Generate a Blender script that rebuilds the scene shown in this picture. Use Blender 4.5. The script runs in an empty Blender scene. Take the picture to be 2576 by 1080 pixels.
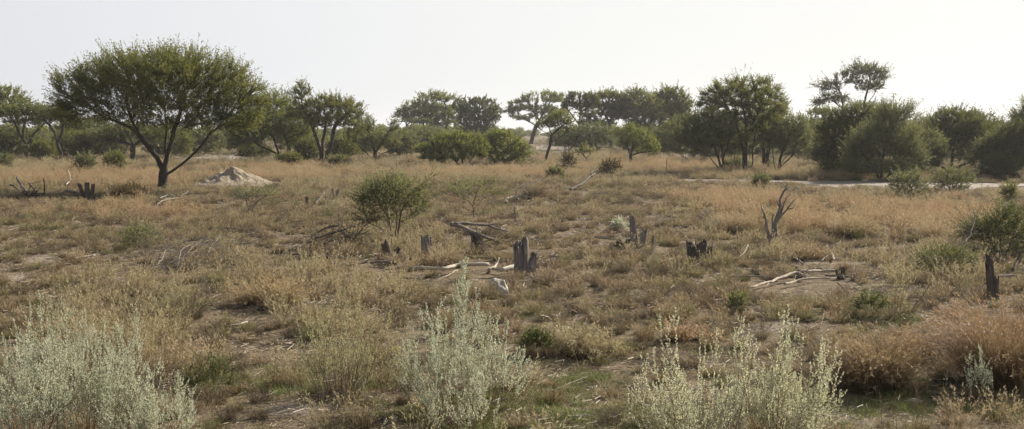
import bpy, math, random
import numpy as np
from mathutils import Vector, Matrix

PI = math.pi
sc = bpy.context.scene
COL = sc.collection

# ---------------------------------------------------------------- camera model
W, H = 2576.0, 1080.0
F = 2762.0
CX, CY, HOR = 1288.0, 540.0, 330.0
CAMZ = 2.5
PITCH = math.atan((CY - HOR) / F)
cp, sp_ = math.cos(PITCH), math.sin(PITCH)


def ray(px, py):
    dx = (px - CX) / F
    dy = -(py - CY) / F
    d = np.array([dx, cp + dy * sp_, -sp_ + dy * cp])
    return d / d[1]


def project(x, y, z):
    zz = z - CAMZ
    f = y * cp - zz * sp_
    u = y * sp_ + zz * cp
    f = np.maximum(f, 0.05)
    return CX + F * x / f, CY - F * u / f


# ---------------------------------------------------------------- terrain
_r = np.random.default_rng(11)
_T = _r.random((256, 256))


def vnoise(x, y, freq, ox=0.0, oy=0.0):
    x = np.asarray(x, float) * freq + ox + 1000.0
    y = np.asarray(y, float) * freq + oy + 1000.0
    xi = np.floor(x).astype(int)
    yi = np.floor(y).astype(int)
    fx = x - xi
    fy = y - yi
    fx = fx * fx * (3 - 2 * fx)
    fy = fy * fy * (3 - 2 * fy)
    a = _T[xi & 255, yi & 255]
    b = _T[(xi + 1) & 255, yi & 255]
    c = _T[xi & 255, (yi + 1) & 255]
    d = _T[(xi + 1) & 255, (yi + 1) & 255]
    return (a * (1 - fx) + b * fx) * (1 - fy) + (c * (1 - fx) + d * fx) * fy


def hz(x, y):
    x = np.asarray(x, float)
    y = np.asarray(y, float)
    big = (vnoise(x, y, 0.08, 3, 7) - .5) * 0.22 + (vnoise(x, y, 0.21, 9, 1) - .5) * 0.10
    k = np.clip(1 - (y - 26) / 22, 0, 1)
    small = (vnoise(x, y, 1.1, 5, 5) - .5) * 0.09 + (vnoise(x, y, 2.7, 15, 5) - .5) * 0.035
    far = np.clip((y - 90) / 200, 0, 1)
    return big * (1 - far) + small * k


def G(px, py, lift=0.0):
    d = ray(px, py)
    Y = -CAMZ / d[2]
    for _ in range(8):
        z = float(hz(d[0] * Y, Y))
        Y = (z - CAMZ) / d[2]
    return np.array([d[0] * Y, Y, float(hz(d[0] * Y, Y)) + lift])


def P(px, py, Y):
    d = ray(px, py)
    return np.array([d[0] * Y, Y, CAMZ + d[2] * Y])


def sstep(a, b, v):
    t = np.clip((v - a) / (b - a), 0, 1)
    return t * t * (3 - 2 * t)


def zone(px, py, items, nx=None):
    """soft membership of picture-measured ground patches (cx, cy, rx, ry)"""
    m = np.zeros_like(px)
    for (cx, cy, rx, ry) in items:
        d = np.sqrt(((px - cx) / rx) ** 2 + ((py - cy) / ry) ** 2)
        if nx is not None:
            d = d + nx
        m = np.maximum(m, 1 - sstep(0.65, 1.15, d))
    return m


BARE = [(35, 705, 60, 28), (100, 655, 30, 16), (740, 1052, 120, 18), (930, 1014, 50, 10),
        (1870, 790, 60, 12), (1960, 835, 80, 14), (1760, 715, 50, 8), (2050, 664, 160, 8), (2210, 690, 60, 8),
        (1480, 700, 40, 6), (585, 466, 120, 9), (2250, 1055, 260, 18),
        (560, 398, 130, 8), (1390, 377, 90, 11), (1690, 396, 110, 5), (2240, 630, 60, 6)]
CLEAR = [(1150, 712, 150, 28), (820, 672, 110, 20), (940, 688, 70, 16), (2000, 732, 165, 28), (2030, 674, 120, 12), (1530, 620, 60, 9), (1306, 514, 44, 8), (1300, 694, 30, 10),
         (1320, 700, 40, 12), (1075, 672, 22, 9), (985, 660, 26, 10), (1602, 630, 40, 10), (1756, 678, 44, 12), (2497, 764, 34, 12), (1258, 756, 34, 12), (1942, 630, 34, 9), (1205, 640, 40, 9),
         (220, 510, 34, 9), (70, 504, 66, 10), (410, 530, 50, 8), (1465, 486, 40, 6), (585, 470, 80, 6), (500, 696, 130, 18), (1674, 672, 40, 8), (770, 530, 20, 6), (845, 508, 14, 5)]
GREEN = [(1450, 1050, 480, 60), (2300, 1040, 320, 50), (780, 970, 240, 50), (1450, 1000, 260, 90), (2250, 1010, 220, 60), (640, 985, 200, 40), (1330, 800, 90, 30), (820, 930, 80, 40), (2200, 800, 90, 60),
         (60, 580, 80, 14), (1150, 500, 130, 30)]
PINK = [(2130, 560, 260, 48), (2330, 570, 170, 40), (1880, 525, 200, 36), (250, 553, 260, 24), (660, 735, 80, 44), 
        (160, 455, 320, 24), (760, 440, 260, 18), (1180, 440, 240, 18), (1650, 415, 260, 16), (1950, 445, 260, 10)]


def clear_at(x, y):
    px, py = project(x, y, np.zeros_like(x))
    return np.where(y > 1.0, zone(px, py, CLEAR), 0.0)


def bare_at(x, y):
    px, py = project(x, y, np.zeros_like(x))
    n = (vnoise(x, y, .9, 2, 2) - .5) * .9 + (vnoise(x, y, 2.6, 4, 2) - .5) * .5
    return np.where(y > 1.0, zone(px, py, BARE, n), 0.0)


# ---------------------------------------------------------------- mesh helpers
def mesh_from(name, verts, faces, mat=None, attrs=None, smooth=False):
    """faces: list of (n,k) int arrays"""
    verts = np.asarray(verts, np.float32)
    me = bpy.data.meshes.new(name)
    me.vertices.add(len(verts))
    me.vertices.foreach_set('co', verts.ravel())
    faces = [np.asarray(f, np.int32) for f in faces if len(f)]
    if faces:
        loops = np.concatenate([f.ravel() for f in faces])
        tot = np.concatenate([np.full(len(f), f.shape[1], np.int32) for f in faces])
        start = np.concatenate([[0], np.cumsum(tot)[:-1]]).astype(np.int32)
        me.loops.add(len(loops))
        me.loops.foreach_set('vertex_index', loops)
        me.polygons.add(len(tot))
        me.polygons.foreach_set('loop_start', start)
        me.polygons.foreach_set('use_smooth', np.full(len(tot), smooth, bool))
    for k, v in (attrs or {}).items():
        v = np.asarray(v, np.float32)
        if v.ndim == 1:
            a = me.attributes.new(k, 'FLOAT', 'POINT')
            a.data.foreach_set('value', v)
        else:
            a = me.attributes.new(k, 'FLOAT_VECTOR', 'POINT')
            a.data.foreach_set('vector', v.ravel())
    me.update(calc_edges=True)
    me.validate()
    if mat:
        me.materials.append(mat)
    return me


def ob(name, me, parent=None, loc=None, link=True):
    o = bpy.data.objects.new(name, me)
    if link:
        COL.objects.link(o)
    if parent:
        o.parent = parent
    if loc is not None:
        o.location = loc
    return o


def tag(o, label=None, cat=None, group=None, kind=None):
    if label:
        o['label'] = label
    if cat:
        o['category'] = cat
    if group:
        o['group'] = group
    if kind:
        o['kind'] = kind
    return o


class MB:
    """collects pieces into one mesh"""
    def __init__(s):
        s.v, s.f, s.a, s.n = [], {}, {}, 0

    def add(s, V_, F_, **attrs):
        V_ = np.asarray(V_, np.float32)
        for f in F_:
            f = np.asarray(f, np.int64)
            if len(f):
                s.f.setdefault(f.shape[1], []).append(f + s.n)
        for k, a in attrs.items():
            s.a.setdefault(k, []).append(np.asarray(a, np.float32))
        s.v.append(V_)
        s.n += len(V_)

    def mesh(s, name, mat, smooth=False):
        if not s.v:
            s.v = [np.zeros((0, 3))]
        return mesh_from(name, np.concatenate(s.v), [np.concatenate(l) for l in s.f.values()], mat,
                         {k: np.concatenate(a) for k, a in s.a.items()}, smooth)


def norm(a):
    a = np.asarray(a, float)
    return a / np.maximum(np.linalg.norm(a, axis=-1, keepdims=True), 1e-9)


def tube(mb, pts, rad, sides=6, cap=False, rng=None, rough=0.0, s0=0.0):
    """tube along pts with parallel-transport frames; attribute grain = (r cos, r sin, length)"""
    pts = np.asarray(pts, float)
    rad = np.asarray(rad, float)
    n = len(pts)
    t = np.gradient(pts, axis=0) if n > 2 else np.repeat((pts[1:] - pts[:1]), n, 0)
    t = norm(t)
    ref = np.array([0.3, 0.9, 0.1]) if abs(t[0][2]) > .8 else np.array([0, 0, 1.0])
    u = norm(np.cross(t[0], ref))
    ang = np.arange(sides) * 2 * PI / sides
    V, A = [], []
    L = s0
    for i in range(n):
        u = u - t[i] * np.dot(u, t[i])
        u = u / max(np.linalg.norm(u), 1e-9)
        w = np.cross(t[i], u)
        r = rad[i] * np.ones(sides)
        if rng is not None and rough:
            r = r * (1 + rough * (rng.random(sides) - .5) * 2)
        if i:
            L += np.linalg.norm(pts[i] - pts[i - 1])
        V.append(pts[i] + np.outer(np.cos(ang) * r, u) + np.outer(np.sin(ang) * r, w))
        A.append(np.stack([np.cos(ang) * rad[i], np.sin(ang) * rad[i], np.full(sides, L)], 1))
    V = np.concatenate(V)
    A = np.concatenate(A)
    k = np.arange(sides)
    k2 = (k + 1) % sides
    b = (np.arange(n - 1) * sides)[:, None]
    q = np.stack([b + k, b + k2, b + sides + k2, b + sides + k], -1).reshape(-1, 4)
    fs = [q]
    if cap:
        V = np.concatenate([V, pts[:1], pts[-1:]])
        A = np.concatenate([A, [[0, 0, s0]], [[0, 0, L]]])
        c0, c1 = n * sides, n * sides + 1
        e = (n - 1) * sides
        fs.append(np.concatenate([np.stack([np.full(sides, c0), k2, k], 1), np.stack([np.full(sides, c1), e + k, e + k2], 1)]))
    mb.add(V, fs, grain=A)


def rhombi(mb, p, d, side, L, Wd, v, mid=.5):
    """leaf faces: p base, d direction, side perpendicular; arrays"""
    n = len(p)
    if n == 0:
        return
    L = np.asarray(L).reshape(-1, 1) * np.ones((n, 1))
    Wd = np.asarray(Wd).reshape(-1, 1) * np.ones((n, 1))
    m = p + d * L * mid
    V = np.stack([p, m + side * Wd * .5, p + d * L, m - side * Wd * .5], 1).reshape(-1, 3)
    q = np.arange(n * 4).reshape(n, 4)
    mb.add(V, [q], v=np.repeat(v, 4))


def rand_unit(rng, n):
    return norm(rng.normal(size=(n, 3)))


def perp(rng, d):
    return norm(np.cross(d, rand_unit(rng, len(d))))


# ---------------------------------------------------------------- materials
def new_mat(name):
    m = bpy.data.materials.new(name)
    m.use_nodes = True
    nt = m.node_tree
    nt.nodes.clear()
    out = nt.nodes.new('ShaderNodeOutputMaterial')
    return m, nt, out


def ramp(nt, fac, stops):
    r = nt.nodes.new('ShaderNodeValToRGB')
    el = r.color_ramp.elements
    while len(el) < len(stops):
        el.new(.5)
    for e, (p, c) in zip(el, stops):
        e.position = p
        e.color = (*c, 1)
    nt.links.new(fac, r.inputs[0])
    return r.outputs[0]


def noise(nt, vec, scale, detail=3, rough=.55):
    n = nt.nodes.new('ShaderNodeTexNoise')
    n.inputs['Scale'].default_value = scale
    n.inputs['Detail'].default_value = detail
    n.inputs['Roughness'].default_value = rough
    if vec is not None:
        nt.links.new(vec, n.inputs['Vector'])
    return n.outputs['Fac']


def math_(nt, op, a, b=None, c=None):
    n = nt.nodes.new('ShaderNodeMath')
    n.operation = op
    for i, x in enumerate((a, b, c)):
        if x is None:
            continue
        if isinstance(x, (int, float)):
            n.inputs[i].default_value = x
        else:
            nt.links.new(x, n.inputs[i])
    return n.outputs[0]


def mixc(nt, fac, a, b, mode='MIX'):
    n = nt.nodes.new('ShaderNodeMix')
    n.data_type = 'RGBA'
    n.blend_type = mode
    for s, x in ((0, fac), (6, a), (7, b)):
        if isinstance(x, (int, float)):
            n.inputs[s].default_value = x
        elif isinstance(x, tuple):
            n.inputs[s].default_value = (*x, 1)
        else:
            nt.links.new(x, n.inputs[s])
    return n.outputs[2]


def attr(nt, name):
    n = nt.nodes.new('ShaderNodeAttribute')
    n.attribute_name = name
    return n


def leaf_mat(name, stops, trans=.4, tcol=None, rough=.6, spec=.25, patch=1.2, inst=False):
    """stops: colours over a per-leaf random + clump noise value"""
    m, nt, out = new_mat(name)
    v = attr(nt, 'v').outputs['Fac']
    geo = nt.nodes.new('ShaderNodeNewGeometry')
    n = noise(nt, geo.outputs['Position'], patch, 3)
    f = math_(nt, 'ADD', math_(nt, 'MULTIPLY', v, .5), math_(nt, 'MULTIPLY', math_(nt, 'SUBTRACT', n, .25), 1.0))
    if inst:
        oi = nt.nodes.new('ShaderNodeObjectInfo')
        f = math_(nt, 'ADD', f, math_(nt, 'MULTIPLY', math_(nt, 'SUBTRACT', oi.outputs['Random'], .5), .6))
    c = ramp(nt, f, [(i / (len(stops) - 1) * .8 + .1, s) for i, s in enumerate(stops)])
    p = nt.nodes.new('ShaderNodeBsdfPrincipled')
    p.inputs['Roughness'].default_value = rough
    p.inputs['Specular IOR Level'].default_value = spec
    nt.links.new(c, p.inputs['Base Color'])
    t = nt.nodes.new('ShaderNodeBsdfTranslucent')
    tc = mixc(nt, 1.0, c, tcol or (1.25, 1.2, .75), 'MULTIPLY')
    nt.links.new(tc, t.inputs['Color'])
    mx = nt.nodes.new('ShaderNodeMixShader')
    mx.inputs[0].default_value = trans
    nt.links.new(p.outputs[0], mx.inputs[1])
    nt.links.new(t.outputs[0], mx.inputs[2])
    nt.links.new(mx.outputs[0], out.inputs[0])
    return m


def wood_mat(name, stops, scale=(45, 45, 5), bump=.5, rough=.85):
    m, nt, out = new_mat(name)
    g = attr(nt, 'grain').outputs['Vector']
    mp = nt.nodes.new('ShaderNodeMapping')
    mp.inputs['Scale'].default_value = scale
    nt.links.new(g, mp.inputs['Vector'])
    n = noise(nt, mp.outputs[0], 1.0, 5, .65)
    geo = nt.nodes.new('ShaderNodeNewGeometry')
    n2 = noise(nt, geo.outputs['Position'], 4.0, 3)
    f = math_(nt, 'ADD', math_(nt, 'MULTIPLY', n, .75), math_(nt, 'MULTIPLY', n2, .25))
    c = ramp(nt, f, [(.3 + .4 * i / (len(stops) - 1), s) for i, s in enumerate(stops)])
    p = nt.nodes.new('ShaderNodeBsdfPrincipled')
    p.inputs['Roughness'].default_value = rough
    p.inputs['Specular IOR Level'].default_value = .2
    nt.links.new(c, p.inputs['Base Color'])
    b = nt.nodes.new('ShaderNodeBump')
    b.inputs['Strength'].default_value = bump
    b.inputs['Distance'].default_value = .02
    nt.links.new(f, b.inputs['Height'])
    nt.links.new(b.outputs[0], p.inputs['Normal'])
    nt.links.new(p.outputs[0], out.inputs[0])
    return m


M = {}
M['leaf_olive'] = leaf_mat('acacia leaf olive', [(.085, .097, .036), (.130, .145, .052), (.175, .181, .068), (.215, .198, .079)], .50)
M['leaf_green'] = leaf_mat('acacia leaf green', [(.096, .118, .038), (.147, .172, .054), (.192, .208, .070), (.226, .220, .079)], .52)
M['leaf_dark'] = leaf_mat('thicket leaf dark', [(.073, .084, .038), (.113, .124, .054), (.164, .165, .070)], .48)
M['leaf_grey'] = leaf_mat('grey green leaf', [(.105, .114, .062), (.155, .166, .092), (.205, .213, .114)], .50)
M['leaf_brown'] = leaf_mat('dry brown leaf', [(.10, .075, .045), (.15, .11, .06), (.17, .15, .075)], .3)
M['leaf_fresh'] = leaf_mat('fresh leaf', [(.06, .074, .03), (.095, .112, .045), (.135, .148, .065)], .4)
M['silver'] = leaf_mat('silver leaf', [(.32, .36, .265), (.45, .485, .38), (.55, .57, .46), (.58, .565, .44)], .42, (1.1, 1.08, .9), .5, .3, 5.0)
M['silver_warm'] = leaf_mat('silver leaf warm', [(.37, .40, .29), (.50, .525, .41), (.59, .60, .48), (.62, .60, .48)], .45, (1.1, 1.05, .82), .5, .3, 5.0)
M['herb'] = leaf_mat('herb leaf', [(.28, .28, .17), (.38, .38, .25), (.46, .44, .31), (.48, .43, .29)], .4, None, .6, .2, 4.0)
M['bark'] = wood_mat('dark bark', [(.022, .018, .014), (.045, .036, .028), (.08, .066, .05)], (30, 30, 6), .6)
M['bark_mid'] = wood_mat('grey bark', [(.05, .042, .034), (.085, .07, .055), (.13, .11, .088)], (30, 30, 6), .6)
M['twig'] = wood_mat('thin twig', [(.10, .08, .06), (.17, .14, .105), (.24, .20, .15)], (60, 60, 8), .3)
M['stem_rust'] = wood_mat('woody stem', [(.16, .10, .06), (.24, .16, .10), (.33, .25, .16)], (60, 60, 8), .3)
M['dead_grey'] = wood_mat('grey dead wood', [(.06, .05, .042), (.19, .165, .14), (.40, .355, .305)], (60, 60, 4), .7)
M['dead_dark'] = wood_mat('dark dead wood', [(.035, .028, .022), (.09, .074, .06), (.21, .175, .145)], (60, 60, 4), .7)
M['dead_pale'] = wood_mat('pale dead wood', [(.16, .13, .10), (.38, .32, .25), (.54, .47, .38)], (60, 60, 4), .6)
M['dead_white'] = wood_mat('bleached wood', [(.30, .27, .23), (.50, .46, .40), (.62, .58, .52)], (60, 60, 4), .5)
M['dead_red'] = wood_mat('reddish dead wood', [(.04, .027, .02), (.12, .078, .054), (.24, .17, .12)], (60, 60, 4), .7)
# ---------------------------------------------------------------- branching plants (space colonisation)
def resample(pl, D):
    pl = np.asarray(pl, float)
    seg = np.linalg.norm(np.diff(pl, axis=0), axis=1)
    s = np.concatenate([[0], np.cumsum(seg)])
    n = max(2, int(round(s[-1] / D)) + 1)
    t = np.linspace(0, s[-1], n)
    return np.stack([np.interp(t, s, pl[:, i]) for i in range(3)], 1)


def colonise(guides, att, D, dk, rng, iters=160, jit=.28, up=.06, maxn=9000):
    pos = np.zeros((maxn, 3))
    par = np.full(maxn, -1, int)
    nch = np.zeros(maxn, int)
    n = 0
    for gi, g in enumerate(guides):
        r = resample(g, D)
        r[1:-1] += rng.normal(size=r[1:-1].shape) * D * .10
        for k, p in enumerate(r):
            if k == 0:
                if n == 0 or np.linalg.norm(pos[:n] - p, axis=1).min() > D * 2.5:
                    pa = -1
                else:
                    pa = int(np.argmin(np.linalg.norm(pos[:n] - p, axis=1)))
                    prev = pa
                    nch[pa] += 1
                    continue
            else:
                pa = prev
                nch[pa] += 1
            pos[n] = p
            par[n] = pa
            prev = n
            n += 1
    nd = np.full(len(att), 1e9)
    ni = np.zeros(len(att), int)

    def upd(a0, a1):
        nonlocal nd, ni
        if a1 <= a0 or len(att) == 0:
            return
        d = np.linalg.norm(att[:, None, :] - pos[None, a0:a1, :], axis=2)
        j = d.argmin(1)
        m = d[np.arange(len(att)), j]
        b = m < nd
        nd = np.where(b, m, nd)
        ni = np.where(b, j + a0, ni)

    upd(0, n)
    for it in range(iters):
        k = nd > dk
        att, nd, ni = att[k], nd[k], ni[k]
        if len(att) == 0 or n > maxn - 1500:
            break
        dr = norm(att - pos[ni])
        acc = np.zeros((n, 3))
        np.add.at(acc, ni, dr)
        act = np.unique(ni)
        act = act[nch[act] < 4]
        if len(act) == 0:
            break
        d = norm(acc[act])
        has = par[act] >= 0
        pd = np.where(has[:, None], norm(pos[act] - pos[np.maximum(par[act], 0)]), 0)
        d = norm(d + pd * .35 + rng.normal(size=d.shape) * jit + np.array([0, 0, up]))
        m = len(act)
        pos[n:n + m] = pos[act] + d * D * rng.uniform(.75, 1.15, (m, 1))
        par[n:n + m] = act
        nch[act] += 1
        upd(n, n + m)
        n += m
    return pos[:n].copy(), par[:n].copy()


def sample_ell(rng, e, n):
    """points in an ellipsoid, weighted to the upper shell"""
    c, r = e[:3], e[3:6]
    u = rand_unit(rng, n)
    rad = rng.random(n) ** (1 / 2.2)
    p = u * rad[:, None]
    p[:, 2] = np.where(p[:, 2] < -.55, p[:, 2] * .5, p[:, 2])
    return c + p * r


def grow_plant(name, label, cat, base, stems, crown, trunk_px=20, natt=700, lai=3.4, leaf='leaf_olive', bark='bark', D=None, dk=None,
               tip=None, leaf_l=None, shoot=(.25, .55), spl=14, whips=0, whip_len=1.0, group=None, seed=1, jit=.28, up=.06, depth=.85,
               outw=.55, upw=.3, bare=0.0, flare=True, leafname='crown', trunkname='trunk', twigmat=None, tipthr=6, objname=None, wfac=.42,
               sepcrown=True, maxleaf=120000, sink=.0):
    """base: px of the foot; stems: px polylines (px, py[, dy metres]); crown: px ellipses (cx, cy, rx, ry[, dy, depthfactor])"""
    rng = np.random.default_rng(seed)
    o = G(*base)
    dist = o[1]
    s = dist / F
    bx, by = base

    def loc(p):
        return np.array([(p[0] - bx) * s, p[2] if len(p) > 2 else 0.0, (by - p[1]) * s])
    guides = []
    for i, g in enumerate(stems):
        q = np.array([loc(p) for p in g])
        if abs(g[0][1] - by) < 3:
            q[0][2] = -.12 - sink
        guides.append(q)
    size0 = max(max(c[0] + c[2] for c in crown) - min(c[0] - c[2] for c in crown), by - min(c[1] - c[3] for c in crown)) * s
    sh_k = max(1.0, size0 / 7.5) if size0 > 2 else 1.0
    shoot = (shoot[0] * sh_k, shoot[1] * sh_k)
    whip_len = whip_len * sh_k
    ell = []
    for c in crown:
        cc = loc((c[0], c[1], c[4] if len(c) > 4 else 0.0))
        cut = .26 * (shoot[0] + shoot[1]) * .5
        rx, rz = max(c[2] * s * .4, c[2] * s - cut), max(c[3] * s * .4, c[3] * s - cut)
        ell.append(np.array([*cc, rx, max(rx * (c[5] if len(c) > 5 else depth), rz * .8), rz]))
    vol = np.array([(e[3] * e[4] * e[5]) ** .75 for e in ell])
    cnt = np.maximum(3, (natt * 2.2 * vol / vol.sum()).astype(int))
    att = np.concatenate([sample_ell(rng, e, k) for e, k in zip(ell, cnt)])
    att = att[att[:, 2] > .05]
    size = max(np.ptp(att[:, 0]), np.ptp(att[:, 2]))
    D = D or size / 46
    dk = dk or D * 1.6
    pos, par = colonise(guides, att, D, dk, rng, jit=jit, up=up)
    n = len(pos)
    tips = np.zeros(n)
    nchild = np.bincount(par[par >= 0], minlength=n)
    tips[nchild == 0] = 1
    for i in range(n - 1, -1, -1):
        if par[i] >= 0:
            tips[par[i]] += tips[i]
    tip = tip or max(.005, .00011 * dist)
    rbase = trunk_px * s * .5
    roots = [i for i in range(n) if par[i] < 0]
    tmax = max(tips[r] for r in roots)
    e_ = math.log(max(tmax, 4)) / math.log(max(rbase / tip, 1.5))
    rad = tip + np.maximum(rbase - tip, 0) * np.clip((tips - 1) / tmax, 0, 1) ** .74
    # chains
    kids = [[] for _ in range(n)]
    for i in range(n):
        if par[i] >= 0:
            kids[par[i]].append(i)
    mb = MB()
    todo = [(r, None) for r in roots]
    while todo:
        st, pr = todo.pop()
        ch = [st] if pr is None else [pr, st]
        cur = st
        while kids[cur]:
            ks = sorted(kids[cur], key=lambda k: -tips[k])
            for k in ks[1:]:
                todo.append((k, cur))
            cur = ks[0]
            ch.append(cur)
        if len(ch) < 2:
            continue
        r = rad[ch].copy()
        if pr is not None:
            r[0] = min(r[0], r[1] * 1.25)
        elif flare:
            r[0] *= 1.3
            if len(r) > 2:
                r[1] *= 1.15
        mr = r.max()
        pp = pos[ch]
        if len(ch) > 4:
            q = pp.copy()
            q[1:-1] = .5 * pp[1:-1] + .25 * (pp[:-2] + pp[2:])
            pp = q
        tube(mb, pp, r, 9 if mr > .09 else 6 if mr > .03 else 4 if mr > .012 else 3, rng=rng, rough=.10 if mr > .03 else 0)
    # leaves on shoots
    lf = MB()
    L = leaf_l or max(.045, .0013 * dist)
    wd = L * wfac
    cover = [np.array([e[0], e[1], e[2], e[3] + cut, e[4], e[5] + cut]) for e in ell]
    hx0 = np.concatenate([[e[0] - e[3], e[0] + e[3]] for e in cover])
    gx = np.linspace(hx0.min(), hx0.max(), 60)
    zz = np.concatenate([[e[2] - e[5], e[2] + e[5]] for e in cover])
    gz = np.linspace(zz.min(), zz.max(), 60)
    XX, ZZ = np.meshgrid(gx, gz)
    ins = np.zeros(XX.shape, bool)
    for e in cover:
        ins |= ((XX - e[0]) / e[3]) ** 2 + ((ZZ - e[2]) / e[5]) ** 2 < 1
    area = ins.mean() * np.ptp(gx) * np.ptp(gz)
    nleaf = int(min(maxleaf, 1.7 * lai * area / (L * wd * .5)))
    cand = np.where((tips <= tipthr) & (par >= 0))[0]
    cand = cand[pos[cand, 2] > .1]
    ns = max(1, nleaf // spl)
    if bare > 0:
        keepn = vnoise(pos[cand, 0], pos[cand, 2] + pos[cand, 1] * .7, 1.2 / max(size * .2, .3), seed, 3)
        cand = cand[keepn > np.quantile(keepn, bare)]
    ctr = np.array([np.average([e[0] for e in ell], weights=vol), np.average([e[1] for e in ell], weights=vol),
                    np.average([e[2] for e in ell], weights=vol) - size * .12])

    def shoots(idx, lr, spl, dense=1.0, thick=None):
        m = len(idx)
        p0 = pos[idx] + (pos[par[idx]] - pos[idx]) * rng.random((m, 1))
        d0 = norm(pos[idx] - pos[par[idx]])
        out = norm((pos[idx] - ctr) * np.array([1, 1, .7]))
        d = norm(d0 * .6 + out * outw + np.array([0, 0, upw]) + rng.normal(size=(m, 3)) * .36)
        ln = rng.uniform(lr[0], lr[1], m)
        bend = norm(rng.normal(size=(m, 3)) + np.array([0, 0, .5])) * .22
        # shoot stick: 3-sided thin prism
        s1 = perp(rng, d)
        s2 = np.cross(d, s1)
        t = thick or tip * .55
        b = [p0 + s1 * t, p0 - s1 * t * .5 + s2 * t * .87, p0 - s1 * t * .5 - s2 * t * .87]
        midp = p0 + d * ln[:, None] * .5 + bend * ln[:, None] * .25
        tp = p0 + d * ln[:, None] + bend * ln[:, None]
        c = [midp + s1 * t * .7, midp - s1 * t * .35 + s2 * t * .6, midp - s1 * t * .35 - s2 * t * .6]
        V = np.stack(b + c + [tp], 1).reshape(-1, 3)
        o7 = (np.arange(m) * 7)[:, None]
        quads = np.concatenate([o7 + np.array([[i, (i + 1) % 3, 3 + (i + 1) % 3, 3 + i]]) for i in range(3)])
        tri = np.concatenate([o7 + np.array([[3 + i, 3 + (i + 1) % 3, 6]]) for i in range(3)])
        g = np.stack([np.tile(np.linspace(0, .02, 7), m), np.zeros(m * 7), np.repeat(rng.random(m) * 3, 7)], 1)
        mb.add(V, [quads, tri], grain=g)
        # leaves
        tt = rng.random((m, spl)) * .92 + .1
        if dense < 1:
            pass
        tq = tt[..., None]
        lp = p0[:, None] + d[:, None] * ln[:, None, None] * tq + bend[:, None] * (ln[:, None, None] * tq ** 2)
        lp = lp.reshape(-1, 3)
        dd = np.repeat(d, spl, 0)
        k = len(lp)
        sd = perp(rng, dd)
        ld = norm(dd * .95 + sd * .75 + np.array([0, 0, .1]))
        nrm = norm(np.array([0, 0, 1.0]) + rng.normal(size=(k, 3)) * .75)
        side = norm(np.cross(ld, nrm))
        vv = np.repeat(rng.random(m) * .6, spl) + rng.random(k) * .4
        sz = rng.uniform(.7, 1.25, k)
        rhombi(lf, lp, ld, side, L * sz, wd * sz, vv)

    if len(cand):
        shoots(rng.choice(cand, ns), shoot, spl)
    if whips:
        t1 = np.where((tips <= 1) & (par >= 0))[0]
        outer = np.linalg.norm((pos[t1] - ctr) * np.array([1, 1, 1.4]), axis=1)
        t1 = t1[outer > np.quantile(outer, .55)]
        shoots(rng.choice(t1, whips), (whip_len * .5, whip_len * 1.1), 22, thick=tip * 1.05)
    root = bpy.data.objects.new(objname or name, None)
    COL.objects.link(root)
    root.location = o
    tag(root, label, cat, group)
    tw = ob(trunkname, mb.mesh(trunkname, M[bark], True), root)
    if nleaf > 10 and len(cand):
        ob(leafname, lf.mesh(leafname, M[leaf]), root)
    root.empty_display_size = .3
    return root


def copy_tree(root, loc, rotz, scale, label, group=None):
    r = root.copy()
    COL.objects.link(r)
    r.location = loc
    r.rotation_euler = (0, 0, rotz)
    r.scale = (scale,) * 3 if not isinstance(scale, tuple) else scale
    r['label'] = label
    if group:
        r['group'] = group
    for ch in list(root.children):
        c = ch.copy()
        COL.objects.link(c)
        c.parent = r
    return r


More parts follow.
